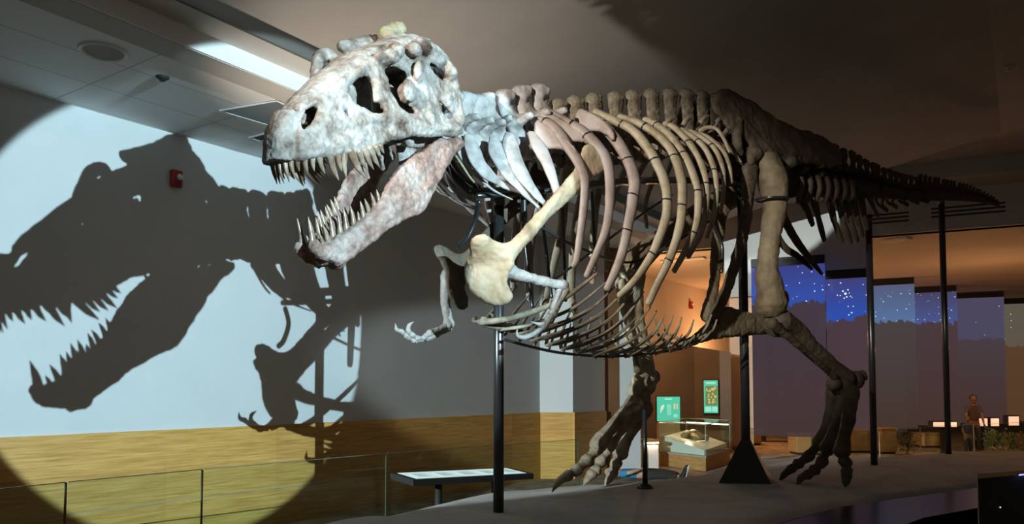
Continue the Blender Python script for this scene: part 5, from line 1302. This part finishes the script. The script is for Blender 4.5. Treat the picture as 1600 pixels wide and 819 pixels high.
# pubis: two shafts to one long boot
for s in (1, -1):
    bm = bmesh.new(); x0 = [(1172, 262, .30), (1168, 310, .24), (1160, 372, .14), (1138, 445, .07), (1114, 502, .03)] if s == 1 else [(1150, 262, -.30), (1128, 330, -.22), (1119, 390, -.14), (1116, 440, -.07), (1104, 498, -.03)]
    tube(bm, [T(*p) for p in x0], [(.11, .07), (.085, .06), (.075, .05), (.07, .045), (.09, .05)], ref=TD, n=30, k=12)
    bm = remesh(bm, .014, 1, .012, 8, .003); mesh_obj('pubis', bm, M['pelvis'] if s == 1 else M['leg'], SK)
bm = bmesh.new(); bt = [(1046, 541), (1075, 528), (1098, 512), (1112, 492), (1132, 478), (1150, 482), (1170, 489), (1196, 492), (1216, 494), (1218, 510), (1212, 521), (1188, 523), (1160, 526), (1130, 529), (1100, 534), (1070, 546)]
plate(bm, bt, [], lambda x, y: T(x, y, 0), .05, .08, 4.0, .01, 6); bm = remesh(bm, .014, 2, .010, 7, .003); mesh_obj('pubic_boot', bm, M['leg'], SK)
for s in (1, -1):
    bm = bmesh.new(); pt = [(1212, 262, .26*s), (1216, 320, .16*s), (1238, 366, .08*s), (1262, 400, .05*s), (1284, 428, .03*s)]
    if s < 0: pt = [(1188, 270, -.26), (1205, 345, -.16), (1225, 385, -.08), (1246, 400, -.05), (1268, 420, -.03)]
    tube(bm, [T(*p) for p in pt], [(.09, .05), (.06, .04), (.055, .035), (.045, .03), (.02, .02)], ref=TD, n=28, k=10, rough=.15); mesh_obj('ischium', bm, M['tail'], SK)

# ---------------------------------------------------------------- hind legs
def lb(name, P, rad, mat, knobs, vox=.016, rough=.010):
    bm = bmesh.new(); tube(bm, P, rad, n=len(P)*7, k=18)
    for c, r in knobs: blob(bm, c, r)
    bm = remesh(bm, vox, 2, rough, 6, .003); return mesh_obj(name, bm, mat, SK)
def leg(fem, frad, tib, trad, fib, ank, mets, toes, mat, mat2, fk, fmat):
    P = [T(*p) for p in fem]; lb('femur', P, frad, mat, fk)
    P = [T(*p) for p in tib]; lb('tibia', P, trad, mat2, [(P[0]+TD*.05, (.13, .13, .10)), (P[-1], (.10, .13, .09))])
    P = [T(*p) for p in fib]; lb('fibula', P, [.06, .035, .03, .04], mat2, [], .014)
    bm = bmesh.new()
    for p, r in ank: blob(bm, T(*p), r)
    bm = remesh(bm, .016, 1, .014, 8, .004); mesh_obj('ankle_bones', bm, mat2, SK)
    for q in mets:
        P = [T(*p) for p in q]; lb('foot_bone', P, [.098, .074, .068, .092], fmat, [], .014)
    for q in toes:
        P = [T(*p) for p in q]
        for i, (a, b) in enumerate(zip(P[:-3], P[1:-2])):
            m = a.lerp(b, .5); r = .072-.007*i; d = (b-a)*.06
            bm = bmesh.new(); tube(bm, [a+d, m, b-d], [(r, r*.9), (r*.72, r*.65), (r*.95, r*.85)], n=10, k=12); blob(bm, b-d*1.5, r*.98); bm = remesh(bm, .013, 1, .010, 10, .003); mesh_obj('toe_bone', bm, fmat, SK)
        bm = bmesh.new(); tube(bm, P[-3:], [(.058, .048), (.045, .036), (.008, .008)], n=14, k=10); mesh_obj('toe_claw', bm, fmat, SK)
# near leg
leg([(1200, 252, .36), (1209, 285, .42), (1210, 330, .42), (1203, 375, .40), (1199, 415, .39), (1203, 448, .39), (1205, 476, .39)],
    [.13, .15, .125, .108, .108, .14, .17], [(1214, 502, .38), (1238, 515, .40), (1268, 545, .43), (1298, 572, .46), (1321, 592, .48)], [.16, .125, .10, .095, .11],
    [(1206, 505, .50), (1236, 530, .52), (1272, 560, .53), (1304, 590, .53)],
    [((1318, 590, .42), .10), ((1318, 604, .52), .105), ((1336, 594, .48), .105), ((1303, 600, .5), .085), ((1325, 612, .5), .09), ((1345, 588, .45), .075)],
    [[(1304, 612, .36), (1298, 645, .30), (1290, 672, .26), (1280, 694, .22)], [(1320, 614, .48), (1312, 648, .46), (1302, 678, .44), (1292, 702, .42)], [(1330, 612, .60), (1326, 648, .66), (1320, 680, .70), (1316, 706, .74)]],
    [[(1280, 694, .22), (1262, 714, .18), (1246, 726, .14), (1236, 733, .12), (1226, 741, .09), (1217, 753, .07)], [(1292, 702, .42), (1284, 722, .42), (1272, 736, .42), (1262, 742, .42), (1252, 747, .42), (1245, 760, .42)], [(1316, 706, .74), (1321, 724, .77), (1323, 738, .79), (1323, 744, .80), (1322, 752, .81), (1320, 762, .83)]],
    M['leg'], M['pelvis'], [(T(1216, 468, .38), (.12, .11, .13))], M['pelvis'])  # near shin and foot take the dark bone to paint their shade
# far leg
leg([(1160, 300, -.34), (1120, 318, -.37), (1075, 345, -.38), (1035, 372, -.38), (1005, 398, -.38), (985, 420, -.38)],
    [.14, .14, .115, .11, .13, .16], [(984, 432, -.38), (985, 465, -.40), (993, 505, -.44), (1003, 550, -.50), (1008, 590, -.56)], [.165, .13, .10, .10, .125],
    [(968, 440, -.30), (976, 490, -.33), (988, 540, -.40), (996, 580, -.46)],
    [((1000, 596, -.52), .10), ((1012, 604, -.58), .10), ((1020, 590, -.6), .09), ((992, 610, -.55), .085), ((1004, 622, -.58), .09)],
    [[(1000, 632, -.60), (982, 656, -.62), (964, 676, -.64), (948, 698, -.66)], [(1008, 636, -.70), (994, 662, -.74), (980, 684, -.78), (968, 708, -.82)], [(992, 630, -.52), (972, 652, -.50), (950, 674, -.48), (934, 696, -.46)]],
    [[(934, 700, -.46), (916, 722, -.44), (900, 736, -.42), (887, 744, -.41), (874, 752, -.40), (863, 768, -.40)], [(948, 704, -.66), (938, 722, -.66), (930, 736, -.65), (924, 742, -.65), (918, 749, -.65), (912, 758, -.65)], [(968, 708, -.82), (962, 726, -.80), (958, 738, -.80), (955, 742, -.80), (951, 750, -.79), (945, 760, -.78)]],
    M['leg'], M['shin'], [], M['foot'])

# ---------------------------------------------------------------- steel armature that belongs to the mount
def rod(pts, r, name='steel_rod', n=None):
    bm = bmesh.new(); tube(bm, [T(*p) for p in pts], [r]*len(pts), n=n or len(pts)*6, k=10); mesh_obj(name, bm, M['steel'], SK)
rod([(735, 300, 0), (800, 298, .0), (880, 293, 0), (980, 284, 0), (1060, 282, 0), (1160, 285, 0)], .035, 'steel_rail')
rod([(746, 306, .12), (830, 301, .2), (900, 292, .3), (950, 286, .34), (1040, 282, .3)], .022, 'steel_rail')
rod([(693, 254, .02), (712, 280, .0), (735, 300, 0)], .035); rod([(700, 245, .08), (722, 275, .05), (748, 292, 0)], .022)
rod([(748, 316, .1), (742, 345, .0), (730, 372, -.05), (717, 384, -.1)], .022)
rod([(830, 345, .3), (900, 385, .2), (985, 410, -.2), (1060, 375, .2), (1110, 345, .3)], .012); rod([(862, 440, .1), (930, 390, .0), (1010, 330, -.1), (1050, 305, -.1)], .012)
rod([(786, 530, .03), (830, 542, .0), (880, 552, 0), (950, 557, 0), (1020, 552, 0), (1065, 545, 0)], .013)
fc = T(1206, 312, .42); bm = bmesh.new()
tube(bm, [fc+V((.165*math.cos(a), .165*math.sin(a), .012*math.sin(a))) for a in [2*math.pi*k/16 for k in range(17)]], [.013]*17, n=50, k=8); mesh_obj('steel_collar', bm, M['steel'], SK)
rod([(1105, 330, -.1), (1116, 355, -.1), (1128, 385, -.08), (1127, 425, -.06)], .02)
for x in (818, 846): rod([(x, 300, .05), (x+1, 345, .06)], .028, 'steel_bracket')
# vertical belly hangers (dark uprights seen between the ribs)
for x0, y0, x1, y1, v in [(812, 300, 832, 480, -.3), (842, 300, 862, 465, -.35), (878, 300, 884, 470, -.42), (925, 300, 930, 420, -.4)]: rod([(x0, y0, v), (x0+(x1-x0)*.5, (y0+y1)/2, v-.04), (x1, y1, v+.05)], .016)

# ---------------------------------------------------------------- posts that carry the mount
def post(px, pyb, px_t, py_t, r, lab, collar=True, foot=None):
    b = at_height(px, pyb, ZP); u, v, h = loc(b)
    q = T(px_t, py_t, v); top = V((b.x, b.y, q.z)); b = V((b.x, b.y, ZP-.02))
    t = thing('support_post', lab, 'post', (b.x, b.y, ZP))
    bm = bmesh.new(); cyl(bm, b, top, r, k=24); mesh_obj('shaft', bm, M['steel'], t)
    bm = bmesh.new(); cyl(bm, top-V((0, 0, .10)), top+V((0, 0, .02)), r*1.15, k=24); mesh_obj('top_collar', bm, M['steel'], t)
    return t, b, top
post(779, 800, 775, 303, .044, 'thick black steel post under the shoulders, nearest the view')
t, b, top = post(1166, 752, 1158, 290, .050, 'thick black steel post with a pyramid foot under the hips')
bm = bmesh.new(); hs = .36; z0 = ZP; z1 = at_plane(1165, 686, b, TN, 0).z
lo = [bm.verts.new((b.x+hs*c, b.y+hs*s, z0)) for c, s in ((-.95, -.45), (.45, -.95), (.95, .45), (-.45, .95))]
hi = [bm.verts.new((b.x+.06*c, b.y+.06*s, z1)) for c, s in ((-.95, -.45), (.45, -.95), (.95, .45), (-.45, .95))]
bm.faces.new(lo[::-1]); bm.faces.new(hi)
for i in range(4): bm.faces.new((lo[i], lo[(i+1) % 4], hi[(i+1) % 4], hi[i]))
mesh_obj('pyramid_foot', bm, M['steel'], t, smooth=False)
post(1366, 727, 1355, 338, .043, 'thin black steel post under the front of the tail')
post(1482, 710, 1466, 308, .044, 'thin black steel post under the rear of the tail, rearmost of the posts')
# short strut under the far foot
b = at_height(1008, 763, ZP); u, v, h = loc(b); top = T(1003, 640, v); top.x, top.y = b.x, b.y
t = thing('foot_strut', 'short black strut with a small base holding up the far ankle', 'strut', (b.x, b.y, ZP))
bm = bmesh.new(); cyl(bm, V((b.x, b.y, ZP-.01)), top, .028, .022, k=14); mesh_obj('shaft', bm, M['steel'], t)
bm = bmesh.new(); cyl(bm, V((b.x, b.y, ZP-.01)), V((b.x, b.y, ZP+.05)), .10, .04, k=18); mesh_obj('base', bm, M['steel'], t)

for o in bpy.data.objects:
    if '_base' in o: del o['_base']
